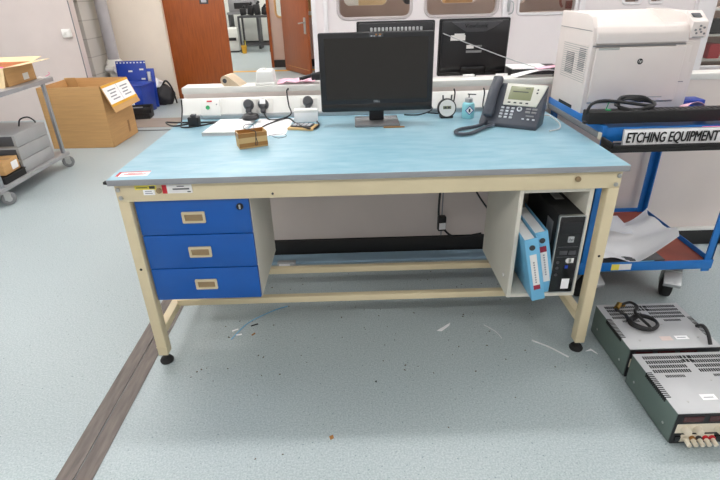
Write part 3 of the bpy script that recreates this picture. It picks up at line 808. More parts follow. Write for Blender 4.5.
# ------------------------------------------------------------------ the second bench behind the partition
b2 = thing('rear_bench', 'rear workbench hidden behind the white ledge', 'workbench', (0, 0, 0))
B(.02, 2.6, 1.06, 1.80, .75, .78, .002).obj('worktop', M['white_dull'], b2)
for x in (.02, 2.54):
    for y in (1.10, 1.72): B(x, x + .04, y, y + .04, 0, .75, .002).obj('leg', M['cream'], b2)
def rear_monitor(x, y, w, h, z0, label, full):
    m = thing('rear_monitor', label, 'monitor', (x, y, .78), 0.0, 'monitors on the rear bench')
    P = T(0, 0, z0) @ RX(.06 if full else .02)
    MB().prism(rrect(-w / 2, w / 2, 0, h, .008, 3), 'y', 0, .02, bev=.003, M=P).obj('bezel', M['black'], m)
    MB().prism([(0, .02), (-.03, .05), (-.035, h - .07), (-.026, h - .010), (0, h - .006)], 'x', -w / 2 + .012, w / 2 - .012, bev=.008, M=P).obj('rear_shell', M['black'], m)
    if full:
        MB().box(-.07, .07, -.045, -.028, .012, .06, .01, M=P).obj('stand_neck', M['black_gloss'], m)
        br = MB().prism([(-w / 2 + .06, h - .012), (w / 2 - .05, h - .012), (w / 2 - .10, h - .045), (.05, h - .062), (-.05, h - .062), (-w / 2 + .11, h - .045)], 'y', -.0375, -.025, bev=.002, M=P).obj('badge_recess', M['dark_grey'], m)
        text('lettering', 'ViewSonic', .03, M['black_gloss'], br, (0, -.0385 - .06 * (h - .036), z0 + h - .036), rot=(PI / 2 + .06, 0, 0))
        MB().box(-.135, -.055, -.0365, -.033, h - .105, h - .078, M=P).box(-.115, -.06, -.0365, -.033, h - .08, h - .07, M=P).obj('sticker', M['binder_label'], m)
        MB().box(-.045, -.005, -.0365, -.032, h - .148, h - .13, M=P).obj('sticker', M['binder_label'], m)
        MB().box(-.045, .04, -.0360, -.032, h - .17, h - .158, M=P).box(.0, .04, -.036, -.032, h - .140, h - .132, M=P).obj('rating_print', M['mid_grey'], m)
    else:
        v = MB()
        for k in range(14): v.box(-.15 + k * .022, -.136 + k * .022, -.040, -.03, h - .05, h - .030, .003, M=P)
        v.obj('vent_rib_glints', M['silver'], m)  # silver colour stands in for light glinting on the vent
    MB().box(-.03, .03, .0, .03, .010, z0 + .06, .004).obj('stand_post', M['black'], m)
    MB().box(-.12, .12, -.08, .10, 0, .015, .004).obj('stand_base', M['black'], m)
    return m
rear_monitor(1.525, 1.32, .385, .300, .148, 'back of black monitor with stickers beyond the white ledge', True)
rear_monitor(1.11, 1.5, .455, .300, .135, 'black monitor mostly hidden behind the foreground monitor', False)
cable([(1.345, 1.262, 1.16), (1.5, 1.235, 1.10), (1.70, 1.12, 1.03), (1.80, 1.03, 1.003)], .0025, 'thin grey lead hanging diagonally across the rear monitor back', 'silver')
# things lying on the ledge
rl = thing('fabric_roll', 'beige rolled sheet lying on the left of white ledge', 'roll', (.225, 1.00, .9665), -.2)
MB().tube([(0, -.045, .026), (0, .05, .026)], .024, n=20, smooth=0).prism([(-.015, .0), (.03, .0), (.075, .0), (.015, .046)], 'y', -.04, .05).obj('roll', M['roll'], rl)
MB().cyl((-.001, -.047, .026), (-.001, -.0445, .026), .011).obj('roll_core', M['dark_grey'], rl)
tu = thing('plastic_tub', 'upturned white plastic tub on the ledge left of monitor', 'tub', (.415, .999, .9665))
MB().prism([(-.047, 0), (.047, 0), (.041, .070), (-.041, .070)], 'y', -.044, .044, bev=.010, seg=3).obj('tub', M['white'], tu)
MB().box(-.050, .050, -.048, .048, 0.0, .012, .004).obj('rim', M['white'], tu)
MB().box(-.02, .0, -.025, .025, .070, .075, .002).obj('base_ridge', M['white'], tu)
random.seed(3)
pkz = [[random.uniform(.003, .022) for _ in range(6)] for _ in range(9)]
tag(MB().grid(lambda u, v: Vector((-.095 + .19 * u, -.045 + .09 * v, .8 * pkz[int(u * 8)][int(v * 5)])), 8, 5, .002).obj('pink_cloth', M['pink_paper'], loc=(.57, 1.0, .9665)), 'crumpled pink sheet on the ledge beside the white tub', 'sheet')
hg = thing('clamp_tool', 'black hand tool lying on the ledge left of the monitor', 'tool', (.655, .985, .975), .05)
MB().tube([(-.07, 0, .012), (0, 0, .03), (.06, 0, .042), (.10, .02, .05)], .009, n=10).box(-.01, .05, -.015, .015, .005, .04, .006).obj('tool_body', M['black'], hg)
MB().tube([(.06, 0, .02), (.1, -.02, .01), (.14, -.02, .02)], .006).obj('trigger', M['black'], hg)
lt = thing('document_tray', 'black shallow tray behind the telephone on the rear bench', 'tray', (1.93, 1.32, .78))
MB().box(-.2, .10, -.08, .12, 0, .185, .004).obj('tray', M['black'], lt)
MB().box(-.19, .02, -.07, .11, .185, .188).obj('papers', M['paper'], lt)
tag(MB().grid(lambda u, v: Vector((-.13 + .26 * u, -.045 + .09 * v, .004 + .032 * math.sin(u * 2.6) * (1 - .3 * v))), 8, 4, .002).obj('paper_sheet', M['paper'], loc=(1.80, 1.0, .9665)), 'curled white paper on the ledge behind the telephone', 'paper')
tag(MB().grid(lambda u, v: Vector((-.05 + .1 * u, -.03 + .06 * v, .003 + .01 * u)), 4, 3, .002).obj('pink_slip', M['pink_paper'], loc=(1.83, .99, 1.003)), 'pale pink slip on curled paper behind the telephone', 'paper')
tag(B(-.018, .018, -.012, .012, 0, .012, .003).obj('door_wedge', M['black'], loc=(1.88, .97, .9665)), 'tiny black lump on the ledge beside the printer', 'lump')
for k, (x, l) in enumerate(((1.45, 'pale label block under the left of the rear monitor'), (1.62, 'pale label block under the right of the rear monitor'))):
    tag(B(-.03, .03, -.004, .004, 0, .012, .001).obj('label_block', M['paper'], loc=(x, 1.035, .9665)), l, 'label')

# ------------------------------------------------------------------ blue trolley on the right
tr = thing('blue_trolley', 'blue steel trolley with red brown lower shelf beside the bench', 'trolley', (1.85, .31, 0))
TW, TD, TT = .60, .59, .865
post = .035
for x in (0, TW - post):
    for y in (0, TD - post):
        mb = MB()
        x0 = x if x == 0 else TW - .006
        y0 = y if y == 0 else TD - .006
        mb.box(x0, x0 + .006, y, y + post, .2, TT).box(x, x + post, y0, y0 + .006, .2, TT)
        mb.obj('post', M['blue_steel'], tr)
MB().box(0, TW, -.004, .0, .215, .26, .001).box(0, TW, TD, TD + .004, .215, .26, .001).box(-.004, 0, -.004, TD + .004, .215, .26, .001).box(TW, TW + .004, -.004, TD + .004, .215, .26, .001).obj('shelf_frame', M['blue_steel'], tr)
MB().box(0.001, TW - .001, 0.001, TD - .001, .222, .238).obj('shelf_board', M['shelf_red'], tr)
MB().box(0, TW, -.004, .0, .82, TT + .01, .001).box(0, TW, TD, TD + .004, .82, TT + .01, .001).box(-.018, 0, -.004, TD + .004, .84, TT + .016, .001).box(TW, TW + .004, -.004, TD + .004, .82, TT + .01, .001).obj('top_frame', M['blue_steel'], tr)
MB().box(-.024, -.018, .0, TD, .829, .853, .001).obj('edge_strip', M['mid_grey'], tr)
MB().box(-.026, -.018, -.006, .014, .828, .856, .002).obj('edge_clip', M['ivory'], tr)
MB().box(0.001, TW - .001, 0.001, TD - .001, .85, TT + .005).obj('top_board', M['blue_steel'], tr)
lb = MB().box(.145, .235, -.0055, -.004, .222, .252).obj('frame_label', M['binder_label'], tr)
MB().box(.145, .18, -.006, -.0054, .222, .252).obj('label_mark', M['yellow'], lb)
for x, y, sw in ((.09, .10, .25), (TW - .11, .08, -.45), (.07, TD - .07, .2), (TW - .07, TD - .07, .3)):
    cs = thing('caster', '', '', (x, y, 0), sw); del cs['label']; del cs['category']; cs.parent = tr
    MB().box(-.045, .045, -.045, .045, .202, .214, .002).cyl((0, 0, .18), (0, 0, .203), .03).obj('mount_plate', M['zinc'], cs)
    MB().prism([(-.035, .19), (.035, .19), (.06, .075), (.035, .065)], 'x', -.034, -.029).prism([(-.035, .19), (.035, .19), (.06, .075), (.035, .065)], 'x', .029, .034).box(-.034, .034, -.05, .03, .176, .184, .002).obj('fork', M['zinc'], cs)
    MB().cyl((-.022, .045, .07), (.022, .045, .07), .07, n=32, bev=.010).obj('wheel', M['rubber'], cs)
    MB().prism([(-.095, .135), (-.09, .128), (-.02, .182), (-.02, .192)], 'x', -.036, .036, bev=.002).prism([(-.095, .135), (-.088, .132), (-.084, .118), (-.09, .117)], 'x', -.036, .036, bev=.002).obj('brake_pedal', M['silver'], cs)

# black pull-out tray with sign
kt = thing('pull_out_tray', 'black shallow tray jutting from the front of blue trolley', 'tray', (1.832, .215, .80))
MB().box(0, .70, 0, .09, 0, .016, .003).box(0, .70, 0, .006, .016, .03, .002).box(0, .008, .0, .09, .016, .04, .002).obj('tray', M['black_matte'], kt)
sg = thing('sign', 'white sign reading ETCHING EQUIPMENT on front of blue trolley', 'sign', (1.886, .238, .8175), 0.0)
stl = RX(-.12)
MB().box(0, .44, 0, .003, 0, .064, .001, M=stl).obj('board', M['paper'], sg)
MB().box(-.004, .0, -.001, .004, -.002, .066, M=stl).box(0, .44, -.001, .004, .064, .067, M=stl).obj('board_edge', M['silver'], sg)
text('lettering', 'ETCHING EQUIPMENT', .054, M['black_matte'], sg, (.006, -.0015, .033), rot=(PI / 2 - .12, 0, 0), shear=.18, bold=.0011, align='LEFT', sx=.655)

# printer
pr = thing('printer', 'large off white laser printer standing on the blue trolley', 'printer', (1.835, .535, TT + .0105))
PW, PD, PH = .445, .36, .395
MB().prism([(0, .002), (.0, .20), (.012, .25), (.012, .27), (.0, .285), (.02, .33), (.05, PH - .07), (.09, PH - .07), (.14, PH - .065), (.26, PH - .025), (PD - .03, PH), (PD, PH), (PD, .002)], 'x', .016, PW - .016, bev=.003).obj('chassis', M['printer'], pr)
# side walls rise above the output recess
side = [(.004, .0), (.0, .28), (.014, .345), (.045, PH - .01), (.09, PH), (PD, PH + .004), (PD + .002, 0)]
MB().prism(side, 'x', 0, .02, bev=.004).obj('side_cover', M['printer'], pr)
MB().prism(side, 'x', PW - .06, PW, bev=.004).obj('side_cover', M['printer'], pr)
MB().box(.016, PW - .058, -.012, .004, .052, .272, .006, 3).obj('front_door', M['printer'], pr)
MB().prism([(-.010, .285), (-.006, .325), (.012, PH - .046), (.04, PH - .036), (.085, PH - .050), (.085, .285)], 'x', .012, PW - .056, bev=.006).obj('output_cover', M['printer'], pr)
MB().box(.004, PW - .06, -.003, .002, .2745, .2800).obj('seam', M['mid_grey'], pr)
MB().box(.02, PW - .06, -.003, .004, .047, .0505).obj('door_seam', M['mid_grey'], pr)
MB().box(.025, .11, -.0135, -.010, .262, .272, .002).obj('door_grip', M['printer_grey'], pr)
MB().box(PW - .10, PW - .035, -.008, .003, .13, .275, .003).obj('access_flap', M['printer'], pr)
MB().box(PW - .098, PW - .037, -.0085, -.0078, .128, .131).obj('flap_line', M['mid_grey'], pr)
MB().prism([(-.014, .300), (-.012, .36), (.055, PH + .006), (.06, .30)], 'x', PW - .058, PW + .006, bev=.004).obj('control_panel', M['printer'], pr)
cpm = T(PW - .026, -.012, .36) @ RX(-(PI / 2 - math.atan2(.041, .067)))
MB().box(-.022, .014, -.016, .010, .0, .0025, .001, M=T(PW - .028, .024, .3835) @ RX(math.atan2(.041, .067))).obj('panel_display', M['dark_grey'], pr)
kb = MB()
for dx, dz in ((-.018, .33), (.0, .345), (.016, .338), (-.012, .318), (.006, .322), (.02, .316), (.0, .332)):
    kb.cyl((PW - .026 + dx, -.0125, dz), (PW - .026 + dx, -.0165, dz), .004, n=12)
kb.obj('panel_buttons', M['mid_grey'], pr)
MB().box(PW - .05, PW - .005, -.0155, -.012, .302, .305).obj('panel_line', M['mid_grey'], pr)
lg = MB().cyl((.205, -.012, .215), (.205, -.0135, .215), .0115, n=24).obj('logo', M['black'], pr)
text('logo_lettering', 'hp', .016, M['white'], lg, (.205, -.014, .2165), ext=.0003, shear=.25)
MB().box(.27, .33, -.0128, -.0118, .068, .072).box(.225, .235, -.0128, -.0118, .068, .078).obj('model_print', M['printer_grey'], pr)
# left-hand side vents
MB().box(-.002, .0005, .02, .29, .12, .278).obj('side_vent_panel', M['printer'], pr)
v1 = MB()
for k in range(12): v1.box(-.0032, -.0018, .15, .235, .15 + k * .0075, .154 + k * .0075)
v1.obj('side_vent', M['mid_grey'], pr)
v1 = MB()
for k in range(13): v1.box(-.0032, -.0018, .04, .105, .172 + k * .0072, .1757 + k * .0072)
v1.obj('side_vent', M['mid_grey'], pr)
v2 = MB()
for k in range(17): v2.box(-.0028, -.0018, .025, .28, .128 + k * .0088, .1305 + k * .0088)
v2.obj('side_vent_lines', M['printer_grey'], pr)
MB().box(-.001, .0008, .02, PD - .01, .332, .3345).obj('side_seam', M['mid_grey'], pr)
MB().box(-.001, .001, .10, .25, .004, .02).obj('side_grip', M['slot'], pr)

# black rack unit in front of printer with a coiled lead on it
ru = thing('power_strip_unit', 'long black rack power unit lying in front of the printer', 'power unit', (1.778, .325, TT + .0170))
MB().box(0, .76, .0, .065, .003, .050, .003).obj('case', M['black_matte'], ru)
fl = MB()
for k in range(28): fl.box(.16 + k * .021, .172 + k * .021, .01, .055, .050, .0512)
fl.obj('socket_slots', M['black'], ru)
MB().box(-.012, .05, .01, .03, .003, .012, .002).obj('mount_ear', M['black'], ru)
MB().box(.075, .092, .02, .04, .050, .055, .002).cyl((.085, .05, .05), (.092, .05, .078), .002, n=8).obj('switch', M['green'], ru)
cz = TT + .0125 + .052
loop = []
for k in range(46):
    a = k / 46 * 4 * 2 * PI
    rr = 1 + .1 * math.sin(k * 1.7)
    loop.append((1.975 + .072 * math.cos(a) * rr, .375 + .030 * math.sin(a) * rr, cz + .012 + .022 * math.sin(a) * rr + .014 * (k / 46) + .004 * math.sin(k * 2.3)))
loop = [(1.80, .35, cz - .02), (1.778, .35, cz - .005), (1.79, .35, cz + .03), (1.84, .36, cz + .04), (1.92, .37, cz + .03)] + loop
cable(loop, .0062, 'thick black mains lead coiled on the black rack unit', n=8, smooth=3)
tag(MB().grid(lambda u, v: Vector((-.06 + .12 * u, -.03 + .06 * v, .07 * max(0, math.sin(PI * u)) ** .5 * (1 - .3 * v) + .004)), 8, 4, .002).obj('pink_cloth', M['pink_paper'], loc=(2.25, .44, TT + .0065)), 'pale pink crumpled sheet behind black rack unit by printer', 'sheet')
tag(B(-.07, .05, -.04, .04, 0, .035, .003).obj('blue_box', M['tote'], loc=(2.38, .66, TT + .0055)), 'dark blue box at the right of the printer base', 'box')
tag(B(-.08, .07, -.03, .03, 0, .012, .004).obj('pink_pouch', M['hot_pink'], loc=(2.30, .275, .86)), 'bright pink pouch above the sign at the right edge', 'pouch')
tag(B(-.14, .14, -.025, .025, 0, .035, .003).obj('pouch_rest', M['silver'], loc=(2.32, .275, .8185)), 'grey block in tray under the bright pink pouch', 'block')

# lower shelf: torn white foam sheet and papers
random.seed(11)
fs = thing('packing_sheet', 'crumpled white packing paper on the red brown lower shelf', 'packing paper', (2.10, .47, .2385), 0)
def fold(u, v):
    x = -.17 + .33 * u; y = -.15 + .26 * v
    z = .012 + .09 * v * (1 - .4 * u) + .13 * max(0, (u - .55) / .45) ** 1.2 * (1.1 - .35 * v) + .06 * max(0, (.12 - u) / .12) + .012 * math.sin(9 * u + 4 * v) + .01 * math.sin(14 * v + 5 * u)
    return Vector((x + .02 * math.sin(6 * v), y + .02 * math.sin(5 * u), max(.003, z)))
MB().grid(fold, 18, 12, .002).obj('sheet', M['paper'], fs)
def fold2(u, v):
    x = -.17 + .22 * u; y = -.02 + .17 * v
    return Vector((x, y, .085 + .05 * (1 - v) * .4 + .035 * v + .012 * math.sin(5 * u)))
MB().grid(fold2, 10, 8, .002).obj('sheet_fold', M['paper'], fs)
mg = thing('magazine', 'dark printed booklet under the crumpled packing paper', 'booklet', (2.06, .345, .2385), .05)
MB().box(-.1, .2, -.008, .09, 0, .008, .001).obj('pages', M['dark_grey'], mg)
MB().box(-.02, .15, -.0085, -.0078, .002, .006).obj('print', M['binder'], mg)

# ------------------------------------------------------------------ bench power supplies on the floor
def supply(x, y, w, d, label, detail):
    s = thing('power_supply', label, 'power supply', (x, y, 0), 0, 'grey bench power supplies on the floor')
    h = .142
    MB().box(0, w, .004, d, .008, h - .002, .001).obj('side_case', M['case_side'], s)
    MB().box(-.002, w + .002, .0, d, h - .003, h, .001).obj('top_cover', M['case_top'], s)
    g = MB()
    def block(x0, y0, n, m, dx, dy, sw, sh):
        for i in range(n):
            for j in range(m):
                g.box(x0 + i * dx, x0 + i * dx + sw, y0 + j * dy, y0 + j * dy + sh, h - .0005, h + .0006)
    for r in range(4):
        block(.025, d - .032 - r * .024, 16, 1, .0085, 0, .0056, .016)
        block(w - .155, d - .032 - r * .024, 16, 1, .0085, 0, .0056, .016)
    for r in range(2):
        block(.16, d - .032 - r * .02, 3, 1, .014, 0, .010, .016)
    block(.055, d - .128, 12, 1, .0058, 0, .0034, .012)
    block(w - .12, d - .128, 12, 1, .0058, 0, .0034, .012)
    g.obj('top_vents', M['slot'], s)
    for sx_ in (0, 1):
      g = MB()
      for k in range(14):
        if not sx_: g.box(-.0032, .016, .07 + k * .009, .0745 + k * .009, h - .018, h + .0007)
        else: g.box(w - .016, w + .0032, .07 + k * .009, .0745 + k * .009, h - .018, h + .0007)
      g.obj('edge_louvres', M['slot'], s)
    sc = MB()
    for px_, py_ in ((.2, d * .5), (.06, .05), (w - .05, .06)):
        sc.cyl((px_, py_, h - .001), (px_, py_, h + .001), .004, n=10)
    for py_ in (.05, d - .05): sc.cyl((-.0015, py_, .05), (.001, py_, .05), .005, n=10)
    sc.obj('screw', M['zinc'], s)
    fpn = MB().box(.002, w - .002, -.003, .004, .010, h - .004, .001).obj('front_panel', M['black'], s)
    MB().box(.006, w - .006, -.0045, -.003, .058, .098, .001).box(.03, .14, -.0045, -.003, .018, .05, .001).box(.17, w - .03, -.0045, -.003, .018, .05, .001).obj('ivory_strip', M['ivory'], fpn)
    for k in range(3): MB().box(.02 + k * .085, .085 + k * .085, -.0045, -.003, .108, .13).obj('display', M['display_red'], fpn)
    for k, xx in enumerate((.035, .075, .145, .2, .26)):
        MB().cyl((xx, -.004, .078), (xx, -.026, .078), .014, r2=.011, n=20, bev=.002).obj('knob', M['ivory'], fpn)
    for k in range(5):
        t = MB().cyl((.046 + k * .022, -.004, .034), (.046 + k * .022, -.034, .03), .0075, n=14, bev=.001).obj('terminal', M['ivory'], fpn)
        MB().cyl((.046 + k * .022, -.003, .036), (.046 + k * .022, -.012, .036), .0095, n=14).obj('terminal_collar', [M['ivory'], M['tape'], M['dark_grey'], M['red'], M['red']][k], t)
    MB().box(.012, .03, -.007, -.003, .024, .044, .001).box(.145, .162, -.007, -.003, .024, .044, .001).obj('rocker_switch', M['black_gloss'], fpn)
    for px_ in (.03, w - .03):
        for py_ in (.03, d - .03): MB().cyl((px_, py_, 0), (px_, py_, .009), .012, n=14).obj('foot', M['rubber'], s)
    if detail:
        MB().box(.145, .19, .045, .07, h, h + .0008).obj('rating_label', mat('pinkish_label', (216, 198, 192), .6), s)
        MB().box(.205, .255, .05, .072, h, h + .0008).obj('maker_label', M['paper'], s)
        MB().box(.212, .245, .058, .062, h + .0008, h + .0011).obj('printed_line', M['ink_light'], s)
    else:
        l = MB().box(.115, .165, .055, .08, h, h + .0008).obj('rating_label', M['paper'], s)
        MB().box(.122, .155, .064, .068, h + .0008, h + .0011).obj('printed_line', M['ink_light'], l)
    return s
supply(1.878, -.143, .345, .295, 'grey bench power supply behind, carrying a coiled black lead', True)
supply(1.872, -.462, .345, .292, 'grey bench power supply in front at the lower right', False)
h_ = .1435
lp2 = [(1.935, .10, h_ + .01), (1.93, .08, h_ + .02), (1.955, .05, h_ + .012), (1.95, .02, h_ + .006)]
for k in range(26):
    a = 1.6 + k / 26 * 2.6 * 2 * PI
    lp2.append((2.0 + .052 * math.cos(a) * (1 + .06 * math.sin(k)), -.0 + .042 * math.sin(a) * (1 + .08 * math.cos(k * 1.3)), h_ + .006 + .016 * (k / 26) ))
lp2 += [(1.985, .045, h_ + .03), (2.01, .08, h_ + .035), (2.0, .12, h_ + .03), (1.97, .125, h_ + .015)]
o = cable(lp2, .0058, 'black lead coiled on top of the rear power supply', smooth=4)
MB().cyl((1.94, .105, h_ + .012), (1.96, .125, h_ + .02), .011, n=12).cyl((1.985, .13, h_ + .012), (1.965, .128, h_ + .014), .009, n=12).obj('brass_connector', M['brass'], o)
cable([(2.205, -.02, h_ + .004), (2.195, -.06, h_ + .035), (2.19, -.10, h_ + .03), (2.185, -.135, h_ + .004)], .007, 'short black lead standing on the right of the rear power supply')

# ------------------------------------------------------------------ left trolley and its load
lt_ = thing('steel_trolley', 'grey two shelf steel trolley at the left edge', 'trolley', (-1.75, 1.80, 0))
MB().box(-.62, .012, -.08, 1.08, .735, .77, .003).obj('top_shelf', M['shelf_grey'], lt_)
MB().box(-.62, .01, -.02, 1.0, .105, .135, .003).obj('lower_shelf', M['shelf_grey'], lt_)
for x in (-.60, -.025):
    for y in (.05, .93):
        MB().box(x, x + .025, y, y + .03, .105, .735, .002).obj('post', M['steel'], lt_)
        cs = thing('caster', '', '', (x + .012, y + .015, 0), -.75); del cs['label']; del cs['category']; cs.parent = lt_
        MB().cyl((-.012, .02, .05), (.012, .02, .05), .05, n=24, bev=.006).obj('wheel', M['mid_grey'], cs)
        MB().cyl((-.0135, .02, .045), (.0135, .02, .045), .02, n=16).obj('hub', M['zinc'], cs)
        MB().box(-.019, -.014, -.01, .035, .04, .095, .002).box(.014, .019, -.01, .035, .04, .095, .002).box(-.019, .019, -.025, .03, .09, .104, .002).obj('fork', M['zinc'], cs)
tag(MB().tube([(-1.80, 2.86, .771), (-1.77, 2.9, .79), (-1.765, 2.88, .81)], .002, n=6).obj('pink_tie', M['hot_pink']), 'tiny pink tie at the back corner of steel trolley', 'tie')
tag(B(-.06, .02, -.05, .05, 0, .004).obj('blue_grey_card', M['binder_label'], loc=(-1.79, 2.83, .771)), 'pale card on the back corner of the steel trolley', 'card')
# open carton on the trolley
ob = thing('open_carton', 'small open cardboard carton with pink wrapping on the steel trolley', 'box', (-2.03, 2.57, .7705), 0.03)
w, d, h = .44, .40, .14
MB().box(-w/2, w/2, -d/2, -d/2 + .005, 0, h).box(-w/2, w/2, d/2 - .005, d/2, 0, h).box(-w/2, -w/2 + .005, -d/2, d/2, 0, h).box(w/2 - .005, w/2, -d/2, d/2, 0, h).box(-w/2, w/2, -d/2, d/2, 0, .005).obj('carton', M['card'], ob)
MB().box(0, .15, -d/2, d/2, -.002, .002, M=T(w/2, 0, h) @ RY(-.12)).obj('flap', M['card_light'], ob)
MB().box(-w/2, w/2, 0, .17, -.002, .002, M=T(0, d/2, h) @ RX(.12)).obj('flap', M['card_light'], ob)
MB().box(-w/2, w/2, -.17, 0, -.002, .002, M=T(0, -d/2, h) @ RX(1.25)).obj('flap', M['card_light'], ob)
MB().grid(lambda u, v: Vector((-.2 + .4 * u, -.18 + .36 * v, h - .03 + .02 * math.sin(8 * u) * math.cos(7 * v))), 10, 10, .003).obj('pink_wrap', M['hot_pink'], ob)
MB().box(w/2, w/2 + .001, .02, .10, .02, .07).obj('tape_patch', M['far_white'], ob)
# three grey cases on the lower shelf
for k, l in enumerate(('grey metal case on steel trolley lower shelf, bottom of its stack', 'grey metal case on steel trolley lower shelf, middle of its stack', 'grey metal case on steel trolley lower shelf, topmost of its stack')):
    g = thing('instrument_case', l, 'case', (-2.0, 2.42, .136 + k * .1025), 0, 'stacked grey cases on the steel trolley')
    MB().box(-.22, .22, -.215, .215, 0, .1, .004).obj('case', M['stack_grey'], g)
    MB().box(-.20, .20, -.219, -.2155, .012, .088, .001).obj('front_plate', M['dark_grey'], g)
cable([(-1.90, 2.48, .446), (-1.90, 2.52, .49), (-1.86, 2.56, .50), (-1.83, 2.58, .47), (-1.82, 2.58, .447)], .006, 'black loop of lead on the topmost grey case')
bt = thing('black_tray', 'black tray on the steel trolley lower shelf under a small box', 'tray', (-1.955, 2.06, .136))
MB().box(-.2, .19, -.13, .13, 0, .055, .004).obj('tray', M['black_matte'], bt)
MB().box(-.205, .195, -.135, .135, .048, .055, .002).obj('rim', M['black'], bt)
sb = thing('small_carton', 'small cardboard box with white label on the black tray', 'box', (-1.945, 2.07, .192), .04)
MB().box(-.16, .16, -.10, .10, 0, .10, .002).obj('carton', M['card'], sb)
MB().box(.16, .161, .0, .08, .015, .075).obj('label', M['paper'], sb)
MB().box(-.16, .1605, -.012, .012, .0997, .1007).obj('tape_strip', M['tape'], sb)

# ------------------------------------------------------------------ big carton and clutter in the corner
bb = thing('large_carton', 'large open cardboard box on the floor with labels on its flap', 'box', (-1.90, 3.66, 0), -.02)
w, d, h, t = .62, .60, .60, .006
MB().box(-w/2, w/2, -d/2, -d/2 + t, 0, h).box(-w/2, w/2, d/2 - t, d/2, 0, h).box(-w/2, -w/2 + t, -d/2, d/2, 0, h).box(w/2 - t, w/2, -d/2, d/2, 0, h).box(-w/2, w/2, -d/2, d/2, 0, t).obj('carton', M['card'], bb)
fm = T(w/2, 0, h) @ RY(-.36)
fp = MB().box(0, .006, -d/2 + .0, d/2, -.27, 0, M=fm).obj('flap', M['card'], bb)
MB().box(.006, .0068, -d/2 + .01, d/2 - .01, -.19, -.02, M=fm).obj('label', M['paper'], fp)
MB().box(.0062, .0072, -d/2, d/2, -.025, -.005, M=fm).box(.0062, .0072, -d/2, d/2, -.215, -.19, M=fm).obj('yellow_tape', M['yellow_tape'], fp)
pl = MB()
for y0 in (-.22, .05):
    for k in range(4): pl.box(.0066, .0074, y0 + .02 * (k % 2), y0 + .17 - .02 * (k % 3), -.07 - k * .03, -.058 - k * .03, M=fm)
pl.box(.0066, .0074, -.002, .002, -.19, -.02, M=fm)
pl.obj('printed_line', M['ink_light'], fp)
MB().box(-w/2, -w/2 + .12, 0, .005, -.002, .12, M=T(0, d/2 - .05, h - .1) @ RX(.3)).obj('inner_flap', M['card_in'], bb)
MB().box(-.02, .02, -.0008, 0, 0, .12, M=T(w/2 + .001, .12, .06) @ RZ(PI / 2)).obj('brown_tape', M['tape'], bb)

pb = thing('perforated_board', 'blue perforated plastic board leaning behind the blue bin', 'board', (-2.06, 5.32, 0))
pm = RX(-.12)
MB().box(-.25, .14, 0, .03, 0, .60, .004, M=pm).box(.14, .24, 0, .03, 0, .50, .004, M=pm).obj('sheet', M['tote'], pb)
pm2 = MB()
for k in range(9): pm2.box(-.235 + k * .045, -.215 + k * .045, -.003, .0, .57, .585, M=pm)
for px_, pz_ in ((-.09, .46), (.06, .48), (.07, .36)): pm2.box(px_, px_ + .05, -.012, 0, pz_, pz_ + .02, M=pm)
pm2.obj('slots', M['far_white'], pb)
MB().box(.16, .20, -.03, -.002, .26, .46, .003, M=pm).obj('bracket', M['silver'], pb)
bn = thing('blue_bin', 'dark blue plastic bin with paper label by the wall', 'bin', (-1.99, 5.05, 0), -.15)
MB().prism([(-.20, 0), (.17, 0), (.20, .36), (-.23, .36)], 'y', -.16, .16, bev=.01).obj('body', M['tote'], bn)
MB().box(-.24, .21, -.17, .17, .345, .362, .005).obj('rim', M['tote'], bn)
MB().box(-.19, .06, -.165, -.160, .08, .27).obj('label', M['paper'], bn)
MB().box(-.14, .0, -.167, -.1648, .18, .19).obj('printed_line', M['ink_light'], bn)
for k, (z, l) in enumerate(((0, 'black shallow crate on floor beside big carton, lower of two'), (.072, 'black shallow crate beside big carton, upper of two'))):
    t = thing('black_crate', l, 'crate', (-1.86 + .02 * k, 4.68 - .01 * k, z), .12 + .1 * k, 'black crates beside the big carton')
    MB().box(-.17, .17, -.11, .11, 0, .01, .002).box(-.17, .17, -.11, -.10, .01, .07, .002).box(-.17, .17, .10, .11, .01, .07, .002).box(-.17, -.16, -.11, .11, .01, .07, .002).box(.16, .17, -.11, .11, .01, .07, .002).obj('crate', M['black'], t)
    if k: MB().box(-.1, .05, -.08, .08, .012, .05, .004).obj('contents', M['mid_grey'], t)
bgg = thing('waste_bag', 'dark bag with white wrapping heaped by the brown door', 'bag', (-1.80, 5.50, 0))
random.seed(5)
def blob(cx, cy, cz, rx, ry, rz_, amp):
    def f(u, v):
        a = u * 2 * PI; b = (v - .5) * PI
        q = 1 + amp * (math.sin(3 * a + 5 * b) + math.sin(7 * a - 4 * b) * .6)
        return Vector((cx + rx * q * math.cos(a) * math.cos(b), cy + ry * q * math.sin(a) * math.cos(b), max(0.0, cz + rz_ * q * math.sin(b))))
    return f
MB().grid(blob(0, 0, .12, .16, .13, .15, .05), 28, 16).obj('sack', M['bag'], bgg)
MB().grid(blob(-.10, -.04, .29, .13, .1, .07, .12), 28, 14).obj('wrapping', M['paper'], bgg)
MB().tube([(.06, -.1, .28), (.12, -.12, .33), (.17, -.08, .22), (.19, -.05, .02)], .012, n=8).obj('strap', M['black'], bgg)

